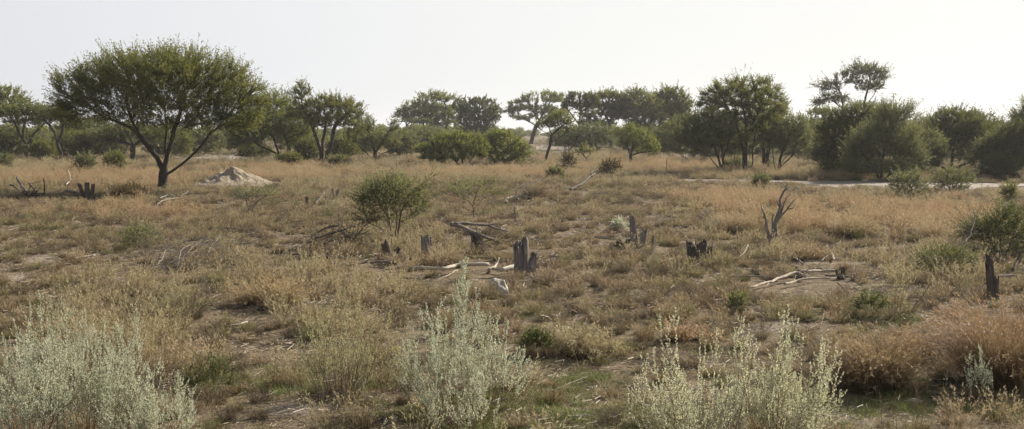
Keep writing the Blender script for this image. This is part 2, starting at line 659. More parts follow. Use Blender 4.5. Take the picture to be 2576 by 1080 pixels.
# ---------------------------------------------------------------- silver foreground shrubs
def silver_shrub(name, label, base, height, spread, nst=40, seed=1, leaf='silver', bark='stem_rust', cat='shrub', group=None, leaf_len=.025,
                 leaf_w=.40, lean=.5, bare=.35, side=9, sidelen=(.08, .24), dens=1.0, hvar=.5, loc=None, ramp=.6, foot=.10, droop=0.1):
    """upright many-stemmed shrub; height and spread in px at the base's distance"""
    rng = np.random.default_rng(seed)
    o = G(*base) if loc is None else np.asarray(loc, float)
    s = o[1] / F
    Hm, Rm = height * s, spread * s * .5
    mb, lf = MB(), MB()
    for i in range(nst):
        phi = rng.random() * 2 * PI
        q = math.sqrt(rng.random())
        h = Hm * ((1 - hvar) + hvar * rng.random() ** 1.6 if i > 2 else 1.0 - .06 * i) * (1 - .22 * q * q)
        end = np.array([math.cos(phi) * Rm * q, math.sin(phi) * Rm * q, h])
        b = np.array([math.cos(phi + rng.normal() * .4) * foot * q * 2, math.sin(phi) * foot * q * 2, -.03])
        t = np.linspace(0, 1, 11)[:, None]
        mid = b * .5 + end * .5 + np.array([math.cos(phi), math.sin(phi), 0]) * Rm * q * lean * .35
        pts = (1 - t) ** 2 * b + 2 * t * (1 - t) * mid + t * t * end
        pts[1:] += np.cumsum(rng.normal(size=(10, 3)), 0) * .006 * Hm
        r0 = rng.uniform(.002, .0045)
        tube(mb, pts, np.linspace(r0, r0 * .25, 11), 4)
        cs = [(pts, bare + .25 * rng.random(), 1.0)]
        ns = rng.poisson(side)
        for _ in range(ns):
            tt = rng.uniform(bare * .9, .96)
            k = tt * 10
            a = int(min(k, 9))
            p0 = pts[a] + (pts[a + 1] - pts[a]) * (k - a)
            ax = norm(pts[a + 1] - pts[a])
            ph = rand_unit(rng, 1)[0]
            ph = norm(ph - ax * np.dot(ph, ax))
            ln = rng.uniform(*sidelen) * (1.5 - tt * 1.15)
            u = np.linspace(0, 1, 5)[:, None]
            d1 = norm(ax * .75 + ph * .75)
            d2 = norm(ax * .6 + ph * .25 + np.array([0, 0, .6]))
            sp = p0 + (d1 * (u - u * u * .5) + d2 * (u * u * .5)) * ln
            tube(mb, sp, np.linspace(r0 * .4, r0 * .15, 5), 3)
            cs.append((sp, .12, .8))
        for (pl, t0, lsz) in cs:
            seg = np.linalg.norm(np.diff(pl, axis=0), axis=1)
            cum = np.concatenate([[0], np.cumsum(seg)])
            n = int((cum[-1] * (1 - t0)) / .0046 * dens)
            if n < 1:
                continue
            st = cum[-1] * (t0 + (1 - t0) * rng.random(n) ** .85)
            lp = np.stack([np.interp(st, cum, pl[:, j]) for j in range(3)], 1)
            ix = np.clip(np.searchsorted(cum, st) - 1, 0, len(seg) - 1)
            ax = norm(pl[ix + 1] - pl[ix])
            sd = perp(rng, ax)
            ld = norm(ax * .9 + sd * .62 + rng.normal(size=(n, 3)) * .15)
            frac = st / cum[-1]
            sz = leaf_len * lsz * rng.uniform(.65, 1.2, n) * (1.12 - .45 * frac)
            rhombi(lf, lp, ld, norm(np.cross(ld, norm(ax + rng.normal(size=(n, 3)) * .5))), sz, sz * leaf_w, np.clip(rng.normal(.45, .2, n) + rng.normal() * .12, 0, 1))
    root = bpy.data.objects.new(name, None)
    COL.objects.link(root)
    root.location = o
    tag(root, label, cat, group)
    ob('stem', mb.mesh('stem', M[bark], True), root)
    ob('foliage', lf.mesh('foliage', M[leaf]), root)
    return root


# ---------------------------------------------------------------- grass blades
def blades(rng, n, rad, h, lean=(.1, .7), curve=.6, w=.005, segs=3, seedhead=0, bowl=.6, hshape=.0):
    mb = MB()
    ph = rng.random(n) * 2 * PI
    q = np.sqrt(rng.random(n))
    b = np.stack([np.cos(ph) * rad * q, np.sin(ph) * rad * q, np.full(n, -.02)], 1)
    az = ph + rng.normal(size=n) * .9
    hd = np.stack([np.cos(az), np.sin(az), np.zeros(n)], 1)
    le = rng.uniform(lean[0], lean[1], n) * (bowl + (1 - bowl) * q)
    hh = rng.uniform(h[0], h[1], n) * (1 - hshape * q)
    side = np.stack([-np.sin(az + rng.normal(size=n) * .8), np.cos(az + rng.normal(size=n) * .8), np.zeros(n)], 1)
    cur = curve * rng.uniform(.3, 1.2, n)
    pts = [b]
    a = le.copy()
    p = b
    for k in range(segs):
        d = hd * np.sin(a)[:, None] + np.array([0, 0, 1.0]) * np.cos(a)[:, None]
        p = p + d * (hh / segs)[:, None]
        pts.append(p)
        a = a + cur * (k + 1) / segs
    V, T = [], []
    for k, p in enumerate(pts[:-1]):
        ww = w * (1 - .75 * k / segs)
        V += [p - side * ww * .5, p + side * ww * .5]
        T += [np.full(n, k / segs)] * 2
    V.append(pts[-1])
    T.append(np.ones(n))
    c = len(V)
    V = np.stack(V, 1).reshape(-1, 3)
    T = np.stack(T, 1).reshape(-1)
    o = (np.arange(n) * c)[:, None]
    qd = [o + np.array([[2 * k, 2 * k + 1, 2 * k + 3, 2 * k + 2]]) for k in range(segs - 1)]
    tri = o + np.array([[2 * segs - 2, 2 * segs - 1, 2 * segs]])
    rv = np.repeat(rng.random(n), c)
    mb.add(V, [np.concatenate(qd), tri] if qd else [tri], v=rv, t=T)
    if seedhead:
        k = int(n * seedhead)
        tp = pts[-1][:k]
        pv = pts[-2][:k]
        m = 9
        u = rng.random((k, m, 1)) * .9
        lp = (tp[:, None] + (pv - tp)[:, None] * u).reshape(-1, 3)
        ax = norm(np.repeat(tp - pv, m, 0))
        ld = norm(ax + perp(rng, ax) * .7)
        f = MB()
        rhombi(f, lp, ld, perp(rng, ld), rng.uniform(.025, .05, k * m), .009, rng.random(k * m))
        fv = np.concatenate(f.v)
        mb.add(fv, [f.f[4][0]], v=f.a['v'][0], t=np.full(len(fv), 1.15))
    return mb


def grass_mat(name, low, high, patch=.35, trans=.35, inst=True):
    """low: colours near the root over variation, high: tip colours"""
    m, nt, out = new_mat(name)
    v = attr(nt, 'v').outputs['Fac']
    t = attr(nt, 't').outputs['Fac']
    geo = nt.nodes.new('ShaderNodeNewGeometry')
    oi = nt.nodes.new('ShaderNodeObjectInfo')
    n = noise(nt, geo.outputs['Position'], patch, 4, .6)
    f = math_(nt, 'ADD', math_(nt, 'MULTIPLY', v, .34), math_(nt, 'MULTIPLY', oi.outputs['Random'], .62 if inst else 0.3))
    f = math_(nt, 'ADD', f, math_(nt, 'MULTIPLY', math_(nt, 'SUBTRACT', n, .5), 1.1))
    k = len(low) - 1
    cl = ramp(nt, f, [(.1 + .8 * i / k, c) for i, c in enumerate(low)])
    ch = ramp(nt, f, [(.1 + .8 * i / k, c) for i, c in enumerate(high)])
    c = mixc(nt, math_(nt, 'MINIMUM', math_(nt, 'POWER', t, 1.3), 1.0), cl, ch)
    p = nt.nodes.new('ShaderNodeBsdfPrincipled')
    p.inputs['Roughness'].default_value = .6
    p.inputs['Specular IOR Level'].default_value = .25
    nt.links.new(c, p.inputs['Base Color'])
    tr = nt.nodes.new('ShaderNodeBsdfTranslucent')
    nt.links.new(c, tr.inputs['Color'])
    mx = nt.nodes.new('ShaderNodeMixShader')
    mx.inputs[0].default_value = trans
    nt.links.new(p.outputs[0], mx.inputs[1])
    nt.links.new(tr.outputs[0], mx.inputs[2])
    nt.links.new(mx.outputs[0], out.inputs[0])
    return m


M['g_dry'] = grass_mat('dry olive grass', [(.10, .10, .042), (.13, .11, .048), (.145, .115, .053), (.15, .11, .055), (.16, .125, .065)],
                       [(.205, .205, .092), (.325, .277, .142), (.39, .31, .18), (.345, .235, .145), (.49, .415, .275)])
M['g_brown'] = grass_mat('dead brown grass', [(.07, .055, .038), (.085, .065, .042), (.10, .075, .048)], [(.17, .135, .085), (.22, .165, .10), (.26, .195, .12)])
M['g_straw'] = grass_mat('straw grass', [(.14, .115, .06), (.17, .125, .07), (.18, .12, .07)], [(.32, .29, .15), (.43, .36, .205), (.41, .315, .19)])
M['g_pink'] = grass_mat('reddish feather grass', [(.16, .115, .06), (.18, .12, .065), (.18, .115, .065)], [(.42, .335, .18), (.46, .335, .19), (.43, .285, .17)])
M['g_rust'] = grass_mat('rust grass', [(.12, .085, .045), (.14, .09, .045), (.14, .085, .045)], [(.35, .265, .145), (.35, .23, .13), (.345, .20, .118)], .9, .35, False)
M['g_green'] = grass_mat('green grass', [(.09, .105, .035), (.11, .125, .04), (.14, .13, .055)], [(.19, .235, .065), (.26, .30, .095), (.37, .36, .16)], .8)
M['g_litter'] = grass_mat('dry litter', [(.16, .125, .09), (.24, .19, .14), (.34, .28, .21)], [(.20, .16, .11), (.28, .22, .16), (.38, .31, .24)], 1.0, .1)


# ---------------------------------------------------------------- scattering (geometry nodes)
def source_set(name, mats_mbs):
    c = bpy.data.collections.new(name)
    for i, (mb, mat) in enumerate(mats_mbs):
        me = mb.mesh('%s_%02d' % (name, i), mat)
        o = bpy.data.objects.new('%s_%02d' % (name, i), me)
        c.objects.link(o)
    return c


def scatter(name, label, cat, coll, pts, yaw, scl, idx, tilt=None):
    n = len(pts)
    rot = np.zeros((n, 3), np.float32)
    rot[:, 2] = yaw
    if tilt is not None:
        rot[:, :2] = tilt
    me = bpy.data.meshes.new(name)
    me.vertices.add(n)
    me.vertices.foreach_set('co', np.asarray(pts, np.float32).ravel())
    a = me.attributes.new('rot', 'FLOAT_VECTOR', 'POINT')
    a.data.foreach_set('vector', rot.ravel())
    a = me.attributes.new('scl', 'FLOAT_VECTOR', 'POINT')
    scl = np.asarray(scl, np.float32)
    if scl.ndim == 1:
        scl = np.repeat(scl[:, None], 3, 1)
    a.data.foreach_set('vector', scl.ravel())
    a = me.attributes.new('idx', 'INT', 'POINT')
    a.data.foreach_set('value', np.asarray(idx, np.int32))
    o = ob(name, me)
    tag(o, label, cat, None, 'stuff')
    ng = bpy.data.node_groups.new('scatter ' + name, 'GeometryNodeTree')
    ng.interface.new_socket('Geometry', in_out='INPUT', socket_type='NodeSocketGeometry')
    ng.interface.new_socket('Geometry', in_out='OUTPUT', socket_type='NodeSocketGeometry')
    N = ng.nodes
    gi = N.new('NodeGroupInput')
    go = N.new('NodeGroupOutput')
    ci = N.new('GeometryNodeCollectionInfo')
    ci.inputs['Collection'].default_value = coll
    ci.inputs['Separate Children'].default_value = True
    ci.inputs['Reset Children'].default_value = True
    ip = N.new('GeometryNodeInstanceOnPoints')
    ip.inputs['Pick Instance'].default_value = True
    at = {}
    for nm, ty in (('rot', 'FLOAT_VECTOR'), ('scl', 'FLOAT_VECTOR'), ('idx', 'INT')):
        q = N.new('GeometryNodeInputNamedAttribute')
        q.data_type = ty
        q.inputs['Name'].default_value = nm
        at[nm] = q.outputs['Attribute']
    er = N.new('FunctionNodeEulerToRotation')
    L = ng.links
    L.new(at['rot'], er.inputs[0])
    L.new(gi.outputs[0], ip.inputs['Points'])
    L.new(ci.outputs[0], ip.inputs['Instance'])
    L.new(at['idx'], ip.inputs['Instance Index'])
    L.new(er.outputs[0], ip.inputs['Rotation'])
    L.new(at['scl'], ip.inputs['Scale'])
    L.new(ip.outputs[0], go.inputs[0])
    md = o.modifiers.new('scatter', 'NODES')
    md.node_group = ng
    return o


def field(rng, y0, y1, dens, margin=1.16, extra=1.5):
    """uniform ground points in the band of the view between two distances"""
    t = math.tan(math.atan(CX / F)) * margin
    w0, w1 = y0 * t + extra, y1 * t + extra
    n = int((w0 + w1) * (y1 - y0) * dens)
    out = np.zeros((0, 2))
    y = rng.uniform(y0, y1, int(n * (w1 / ((w0 + w1) * .5)) * 1.02) + 10)
    x = rng.uniform(-w1, w1, len(y))
    k = np.abs(x) < y * t + extra
    return x[k], y[k]


def grid_field(rng, y0, y1, dens, margin=1.16, extra=1.5):
    """jittered grid: clumps keep their distance"""
    st = 1 / math.sqrt(dens)
    t = math.tan(math.atan(CX / F)) * margin
    w1 = y1 * t + extra
    gx, gy = np.meshgrid(np.arange(-w1, w1, st), np.arange(y0, y1, st))
    gx = gx + rng.uniform(-.42, .42, gx.shape) * st
    gy = gy + rng.uniform(-.42, .42, gy.shape) * st
    x, y = gx.ravel(), gy.ravel()
    k = np.abs(x) < y * t + extra
    return x[k], y[k]
EXPOSURE = 0.9
HAZE = 0.0003
SKYD, SKYS, SKYSAT, SKYH = 2.0, .055, .6, 0.77
DENOISE = True
GRASS = True
# ---------------------------------------------------------------- world, sun, camera, view
SUN_AZ, SUN_EL = math.radians(48), math.radians(32)
world = bpy.data.worlds.new('World')
sc.world = world
world.use_nodes = True
wn = world.node_tree
wn.nodes.clear()
wo = wn.nodes.new('ShaderNodeOutputWorld')
bg = wn.nodes.new('ShaderNodeBackground')
sky = wn.nodes.new('ShaderNodeTexSky')
sky.sky_type = 'NISHITA'
sky.sun_disc = False
sky.sun_elevation = SUN_EL
sky.sun_rotation = SUN_AZ
sky.altitude = 1100
sky.air_density = 1.0
sky.dust_density = SKYD
sky.ozone_density = 1.0
hs = wn.nodes.new('ShaderNodeHueSaturation')
hs.inputs['Saturation'].default_value = SKYSAT
wn.links.new(sky.outputs[0], hs.inputs['Color'])
# bright dust layer low over the horizon, whiter and warmer towards the sun
tcw = wn.nodes.new('ShaderNodeTexCoord')
sx = wn.nodes.new('ShaderNodeSeparateXYZ')
wn.links.new(tcw.outputs['Generated'], sx.inputs[0])
dt = wn.nodes.new('ShaderNodeVectorMath')
dt.operation = 'DOT_PRODUCT'
wn.links.new(tcw.outputs['Generated'], dt.inputs[0])
dt.inputs[1].default_value = (math.sin(SUN_AZ) * math.cos(SUN_EL), math.cos(SUN_AZ) * math.cos(SUN_EL), math.sin(SUN_EL))
hz_col = ramp(wn, dt.outputs['Value'], [(.0, (.50, .515, .56)), (.30, (.55, .556, .58)), (.46, (.595, .603, .615)), (.62, (.645, .645, .63)), (.86, (.68, .672, .64)), (1.0, (.90, .84, .74))])
mr = wn.nodes.new('ShaderNodeMapRange')
mr.interpolation_type = 'SMOOTHSTEP'
wn.links.new(sx.outputs['Z'], mr.inputs['Value'])
mr.inputs['From Min'].default_value = .16
mr.inputs['From Max'].default_value = .5
mr.inputs['To Min'].default_value = .94
mr.inputs['To Max'].default_value = .08
scl_ = wn.nodes.new('ShaderNodeVectorMath')
scl_.operation = 'SCALE'
scl_.inputs['Scale'].default_value = SKYS
wn.links.new(hs.outputs[0], scl_.inputs[0])
hcol = wn.nodes.new('ShaderNodeVectorMath')
hcol.operation = 'SCALE'
hcol.inputs['Scale'].default_value = SKYH
wn.links.new(hz_col, hcol.inputs[0])
cm = mixc(wn, mr.outputs[0], scl_.outputs[0], hcol.outputs[0])
dv_ = wn.nodes.new('ShaderNodeVectorMath')
dv_.operation = 'SCALE'
dv_.inputs['Scale'].default_value = 1 / .1
wn.links.new(cm, dv_.inputs[0])
wn.links.new(dv_.outputs[0], bg.inputs[0])
bg.inputs[1].default_value = .1
wn.links.new(bg.outputs[0], wo.inputs[0])

sl = bpy.data.lights.new('sun', 'SUN')
sl.energy = 5.0
sl.angle = math.radians(.6)
sl.color = (1.0, .92, .80)
so = bpy.data.objects.new('sun', sl)
COL.objects.link(so)
dv = Vector((-math.sin(SUN_AZ) * math.cos(SUN_EL), -math.cos(SUN_AZ) * math.cos(SUN_EL), -math.sin(SUN_EL)))
so.rotation_euler = dv.to_track_quat('-Z', 'Y').to_euler()
so.location = (30, 30, 40)

cam = bpy.data.cameras.new('camera')
cam.sensor_fit = 'HORIZONTAL'
cam.sensor_width = 36
cam.lens = 36 * F / W
cam.clip_start = .1
cam.clip_end = 6000
co = bpy.data.objects.new('camera', cam)
COL.objects.link(co)
co.location = (0, 0, CAMZ)
co.rotation_euler = (PI / 2 - PITCH, 0, 0)
sc.camera = co

sc.view_settings.view_transform = 'Standard'
sc.view_settings.look = 'None'
sc.view_settings.exposure = EXPOSURE
sc.view_settings.gamma = 1
sc.cycles.max_bounces = 8
sc.cycles.diffuse_bounces = 4
sc.cycles.transmission_bounces = 6
sc.cycles.volume_bounces = 0
sc.cycles.use_denoising = DENOISE

# ---------------------------------------------------------------- ground
NR, NC = 560, 420
yy = -14 + np.concatenate([np.linspace(0, 18, 30, endpoint=False), 18 * np.exp(np.linspace(0, math.log(1480 / 18), NR - 30))])
uu = np.linspace(-1, 1, NC)
YY, UU = np.meshgrid(yy, uu, indexing='ij')
XX = UU * (.56 * np.maximum(YY, 0) + 5.5 + np.maximum(-YY, 0) * .3)
XX = np.where(YY > 60, UU * (.56 * YY + 5.5 + (YY - 60) * .25), XX)
ZZ = hz(XX, YY)
idx = np.arange(NR * NC).reshape(NR, NC)
q = np.stack([idx[:-1, :-1], idx[:-1, 1:], idx[1:, 1:], idx[1:, :-1]], -1).reshape(-1, 4)
bare_v = bare_at(XX.ravel(), YY.ravel())

gm, nt, out = new_mat('savanna soil')
geo = nt.nodes.new('ShaderNodeNewGeometry')
pos_ = geo.outputs['Position']
n1 = noise(nt, pos_, .35, 5, .6)
n2 = noise(nt, pos_, 3.5, 6, .65)
n3 = noise(nt, pos_, 28, 4, .7)
n4 = noise(nt, pos_, 110, 3, .7)
f1 = math_(nt, 'ADD', math_(nt, 'MULTIPLY', n2, .5), math_(nt, 'MULTIPLY', n3, .5))
lit = ramp(nt, f1, [(.32, (.06, .045, .028)), (.45, (.12, .09, .056)), (.55, (.19, .145, .09)), (.68, (.31, .25, .165))])
sand = ramp(nt, f1, [(.3, (.15, .12, .085)), (.5, (.24, .195, .145)), (.7, (.34, .285, .22))])
b = attr(nt, 'bare').outputs['Fac']
bb = math_(nt, 'ADD', b, math_(nt, 'MULTIPLY', math_(nt, 'SUBTRACT', n1, .5), .9))
bb = math_(nt, 'ADD', bb, math_(nt, 'MULTIPLY', math_(nt, 'SUBTRACT', n2, .5), .8))
bf = ramp(nt, bb, [(.25, (0, 0, 0)), (.75, (1, 1, 1))])
c = mixc(nt, bf, lit, sand)
c = mixc(nt, math_(nt, 'MULTIPLY', math_(nt, 'GREATER_THAN', n4, .60), .45), c, (.40, .34, .26))
p = nt.nodes.new('ShaderNodeBsdfPrincipled')
p.inputs['Roughness'].default_value = .95
p.inputs['Specular IOR Level'].default_value = .1
nt.links.new(c, p.inputs['Base Color'])
bp = nt.nodes.new('ShaderNodeBump')
bp.inputs['Strength'].default_value = .8
bp.inputs['Distance'].default_value = .05
nt.links.new(math_(nt, 'ADD', f1, math_(nt, 'MULTIPLY', n4, .35)), bp.inputs['Height'])
nt.links.new(bp.outputs[0], p.inputs['Normal'])
nt.links.new(p.outputs[0], out.inputs[0])
M['soil'] = gm
g = ob('ground', mesh_from('ground', np.stack([XX.ravel(), YY.ravel(), ZZ.ravel()], 1), [q], gm, {'bare': bare_v}, True))
tag(g, 'dry savanna soil running from the foreground to the tree line', 'ground', None, 'structure')

# sandy track crossing on the right, in front of the right-hand trees
tm, nt, out = new_mat('track sand')
geo = nt.nodes.new('ShaderNodeNewGeometry')
a1 = noise(nt, geo.outputs['Position'], 2.0, 5, .6)
a2 = noise(nt, geo.outputs['Position'], 20, 4, .6)
fa = math_(nt, 'ADD', math_(nt, 'MULTIPLY', a1, .6), math_(nt, 'MULTIPLY', a2, .4))
c = ramp(nt, fa, [(.3, (.135, .108, .085)), (.5, (.21, .172, .138)), (.7, (.30, .255, .21))])
p = nt.nodes.new('ShaderNodeBsdfPrincipled')
p.inputs['Roughness'].default_value = .95
nt.links.new(c, p.inputs['Base Color'])
bp = nt.nodes.new('ShaderNodeBump')
bp.inputs['Strength'].default_value = .6
bp.inputs['Distance'].default_value = .05
nt.links.new(fa, bp.inputs['Height'])
nt.links.new(bp.outputs[0], p.inputs['Normal'])
nt.links.new(p.outputs[0], out.inputs[0])
M['sand'] = tm
TRK = np.array([G(px, py)[:2] for px, py in [(1640, 453), (1760, 455), (1900, 457), (2050, 461), (2200, 464), (2350, 467), (2480, 467), (2600, 468), (2750, 470), (2900, 472)]])
ts = np.linspace(0, 1, 260)
tx = np.interp(ts, np.linspace(0, 1, len(TRK)), TRK[:, 0])
ty = np.interp(ts, np.linspace(0, 1, len(TRK)), TRK[:, 1])
hw = np.interp(tx, [8, 12, 16, 20, 30], [.8, 1.6, 3.0, 2.4, 1.8])
V = []
for j in range(15):
    e = -1 + 2 * j / 14
    w = hw * (1 + (vnoise(tx, ty * 0 + (1 if e > 0 else 50), .7) - .5) * 1.8 * (abs(e) ** 2)) * e
    x_, y_ = tx, ty + w
    V.append(np.stack([x_, y_, hz(x_, y_) + .03 - .045 * abs(e) ** 6], 1))
V = np.stack(V, 1)
ii = np.arange(260 * 15).reshape(260, 15)
q = np.stack([ii[:-1, :-1], ii[1:, :-1], ii[1:, 1:], ii[:-1, 1:]], -1).reshape(-1, 4)
tr = ob('sand_track', mesh_from('sand_track', V.reshape(-1, 3), [q], tm, None, True))
tag(tr, 'pale sandy track crossing in front of the right hand trees', 'track', None, 'structure')


def track_dist(x, y):
    yc = np.interp(x, tx, ty)
    return np.where((x > tx[0]) & (x < tx[-1]), np.abs(y - yc) / np.interp(x, tx, hw), 9.0)


# ---------------------------------------------------------------- haze
hm, nt, out = new_mat('haze')
pv = nt.nodes.new('ShaderNodeVolumePrincipled')
pv.inputs['Color'].default_value = (.93, .94, .97, 1)
pv.inputs['Density'].default_value = HAZE
pv.inputs['Anisotropy'].default_value = .35
nt.links.new(pv.outputs[0], out.inputs['Volume'])
x0, x1, y0, y1, z0, z1 = -1300, 1300, -40, 1560, -1.6, 22
hv = [(x, y, z) for z in (z0, z1) for y in (y0, y1) for x in (x0, x1)]
hf = [[0, 2, 3, 1], [4, 5, 7, 6], [0, 1, 5, 4], [1, 3, 7, 5], [3, 2, 6, 7], [2, 0, 4, 6]]
if HAZE > 0:
    h = ob('haze', mesh_from('haze', np.array(hv), [np.array(hf)], hm))
    tag(h, 'thin pale dust haze over the whole savanna', 'haze', None, 'stuff')

# ---------------------------------------------------------------- grass
rg = np.random.default_rng(5)
if GRASS:
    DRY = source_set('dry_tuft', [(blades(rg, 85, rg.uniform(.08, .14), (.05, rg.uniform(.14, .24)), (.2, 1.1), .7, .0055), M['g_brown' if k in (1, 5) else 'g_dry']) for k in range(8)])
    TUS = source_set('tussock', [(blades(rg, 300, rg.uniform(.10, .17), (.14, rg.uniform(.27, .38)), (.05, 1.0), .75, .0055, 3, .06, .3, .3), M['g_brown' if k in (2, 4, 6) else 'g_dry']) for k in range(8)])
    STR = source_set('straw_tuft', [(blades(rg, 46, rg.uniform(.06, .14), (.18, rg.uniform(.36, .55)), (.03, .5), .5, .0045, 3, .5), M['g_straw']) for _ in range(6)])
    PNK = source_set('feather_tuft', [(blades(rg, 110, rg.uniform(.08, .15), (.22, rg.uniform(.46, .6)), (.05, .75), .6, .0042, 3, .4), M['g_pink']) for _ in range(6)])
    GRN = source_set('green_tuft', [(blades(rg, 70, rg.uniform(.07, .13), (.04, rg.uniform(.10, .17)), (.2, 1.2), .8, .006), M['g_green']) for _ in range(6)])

    def litter(rng):
        mb = MB()
        for _ in range(26):
            p = np.array([rng.normal() * .22, rng.normal() * .22, .006 + rng.random() * .02])
            a = rng.random() * 2 * PI
            l = rng.uniform(.03, .2)
            d = np.array([math.cos(a), math.sin(a), rng.normal() * .12])
            k = np.array([-d[1], d[0], 0]) * rng.uniform(.002, .006)
            up = np.array([0, 0, .006])
            v = np.array([p - k, p + k, p + up, p + d * l - k * .6, p + d * l + k * .6, p + d * l + up])
            mb.add(v, [np.array([[0, 2, 5, 3], [2, 1, 4, 5]])], v=np.full(6, rng.random()), t=np.full(6, rng.random()))
        return mb
    LIT = source_set('litter', [(litter(rg), M['g_litter']) for _ in range(6)])

    def place(name, label, cat, coll, nvar, bands, densf, seed, stretch=(.75, 1.3), grid=False):
        r = np.random.default_rng(seed)
        X, Y, S = [], [], []
        for (y0, y1, dn, s) in bands:
            x, y = (grid_field if grid else field)(r, y0, y1, dn)
            px, py = project(x, y, np.zeros_like(x))
            k = r.random(len(x)) < densf(x, y, px, py)
            X.append(x[k])
            Y.append(y[k])
            S.append(r.uniform(.65, 1.25, k.sum()) * s)
        X, Y, S = map(np.concatenate, (X, Y, S))
        td = track_dist(X, Y)
        front = Y < np.interp(X, tx, ty)
        k = (td > r.uniform(.35, 1.1, len(X)) * np.where(front & (X > 12), 3.2, 1.0)) & (r.random(len(X)) > .92 * clear_at(X, Y))
        X, Y, S = X[k], Y[k], S[k]
        S3 = np.stack([S, S, S * r.uniform(*stretch, len(S)) / np.maximum(1, S) ** .45], 1)
        print(name, len(X))
        return scatter(name, label, cat, coll, np.stack([X, Y, hz(X, Y)], 1), r.random(len(X)) * 2 * PI, S3, r.integers(0, nvar, len(X)),
                       r.normal(size=(len(X), 2)) * .10)

    def clump(x, y, o=0.0):
        return .55 * vnoise(x, y, .55, o, 3) + .45 * vnoise(x, y, 1.5, o + 9, 8)

    def d_dry(x, y, px, py):
        c = clump(x, y)
        near = np.clip((45 - y) / 25, 0, 1)
        d = sstep(.40, .58, c) * .9 * near + (1 - near) * (.25 + .75 * sstep(.3, .6, c)) + .05
        return d * (1 - .96 * bare_at(x, y))

    def d_straw(x, y, px, py):
        c = vnoise(x, y, .22, 31, 3) * .6 + vnoise(x, y, .9, 31, 3) * .4
        far = sstep(34, 60, y)
        fg = zone(px, py, [(320, 830, 200, 130), (850, 760, 190, 120), (1000, 650, 160, 50), (560, 700, 120, 60), (2330, 700, 160, 60)])
        d = sstep(.55, .75, c) * .18 + far * .35 * sstep(.35, .6, c) + fg * .5
        return d * (1 - bare_at(x, y))

    def d_pink(x, y, px, py):
        n = (vnoise(x, y, .4, 61, 3) - .5) * 1.0
        z = zone(px, py, PINK, n)
        return z * (.25 + .75 * sstep(.35, .62, clump(x, y, 77))) * (1 - bare_at(x, y))

    def d_green(x, y, px, py):
        n = (vnoise(x, y, .8, 41, 3) - .5) * .9
        z = zone(px, py, GREEN, n)
        return (z * .85 + .05 * sstep(.6, .8, vnoise(x, y, .5, 3, 99))) * (.2 + .8 * sstep(.35, .6, clump(x, y, 55))) * (1 - .8 * bare_at(x, y))

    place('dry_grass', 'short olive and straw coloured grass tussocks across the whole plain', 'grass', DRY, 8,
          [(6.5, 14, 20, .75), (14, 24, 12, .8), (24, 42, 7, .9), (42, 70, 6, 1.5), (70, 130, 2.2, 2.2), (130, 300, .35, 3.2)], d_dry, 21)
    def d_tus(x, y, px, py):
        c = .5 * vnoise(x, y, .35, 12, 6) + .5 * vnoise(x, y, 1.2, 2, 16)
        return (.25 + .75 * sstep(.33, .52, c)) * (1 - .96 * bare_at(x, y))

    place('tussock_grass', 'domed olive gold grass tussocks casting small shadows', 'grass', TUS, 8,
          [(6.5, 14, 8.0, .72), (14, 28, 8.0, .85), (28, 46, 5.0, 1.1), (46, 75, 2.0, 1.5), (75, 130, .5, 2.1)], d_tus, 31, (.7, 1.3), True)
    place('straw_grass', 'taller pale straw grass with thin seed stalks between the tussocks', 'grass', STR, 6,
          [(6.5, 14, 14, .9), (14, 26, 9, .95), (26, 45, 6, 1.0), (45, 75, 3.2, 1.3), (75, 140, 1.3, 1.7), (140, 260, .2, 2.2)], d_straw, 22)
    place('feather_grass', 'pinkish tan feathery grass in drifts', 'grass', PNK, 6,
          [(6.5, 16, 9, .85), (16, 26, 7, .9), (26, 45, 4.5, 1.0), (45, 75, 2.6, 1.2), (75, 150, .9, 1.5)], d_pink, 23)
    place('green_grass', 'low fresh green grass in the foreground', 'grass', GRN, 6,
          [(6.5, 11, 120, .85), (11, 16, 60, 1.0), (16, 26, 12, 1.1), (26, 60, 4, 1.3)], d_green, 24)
    place('litter', 'dry twigs and dead grass litter lying on bare soil', 'litter', LIT, 6,
          [(6.5, 16, 9, .9), (16, 30, 5, 1.0), (30, 48, 2, 1.3)], lambda x, y, px, py: .5 + .5 * sstep(.5, .3, clump(x, y)), 25, (.9, 1.1))

# ---------------------------------------------------------------- stones
def rock_mesh(name, seed, mat, sub=2, rough=.35, flat=.65):
    import bmesh
    bm = bmesh.new()
    bmesh.ops.create_icosphere(bm, subdivisions=sub, radius=1)
    v = np.array([x.co[:] for x in bm.verts])
    f = np.array([[x.index for x in fc.verts] for fc in bm.faces])
    bm.free()
    r = np.random.default_rng(seed)
    d = np.ones(len(v))
    for k in range(9):
        a = rand_unit(r, 1)[0]
        t = v @ a - r.uniform(.35, .8)
        d -= np.clip(t, 0, 1) * rough * 1.6
    d += (vnoise(v[:, 0] + seed, v[:, 1] + v[:, 2] * .7, 2.3) - .5) * rough * .5
    d += (vnoise(v[:, 0] + seed, v[:, 2] + v[:, 1] * .7, 6) - .5) * rough * .22
    v = v * d[:, None] * np.array([1, .8, flat])
    return v, f


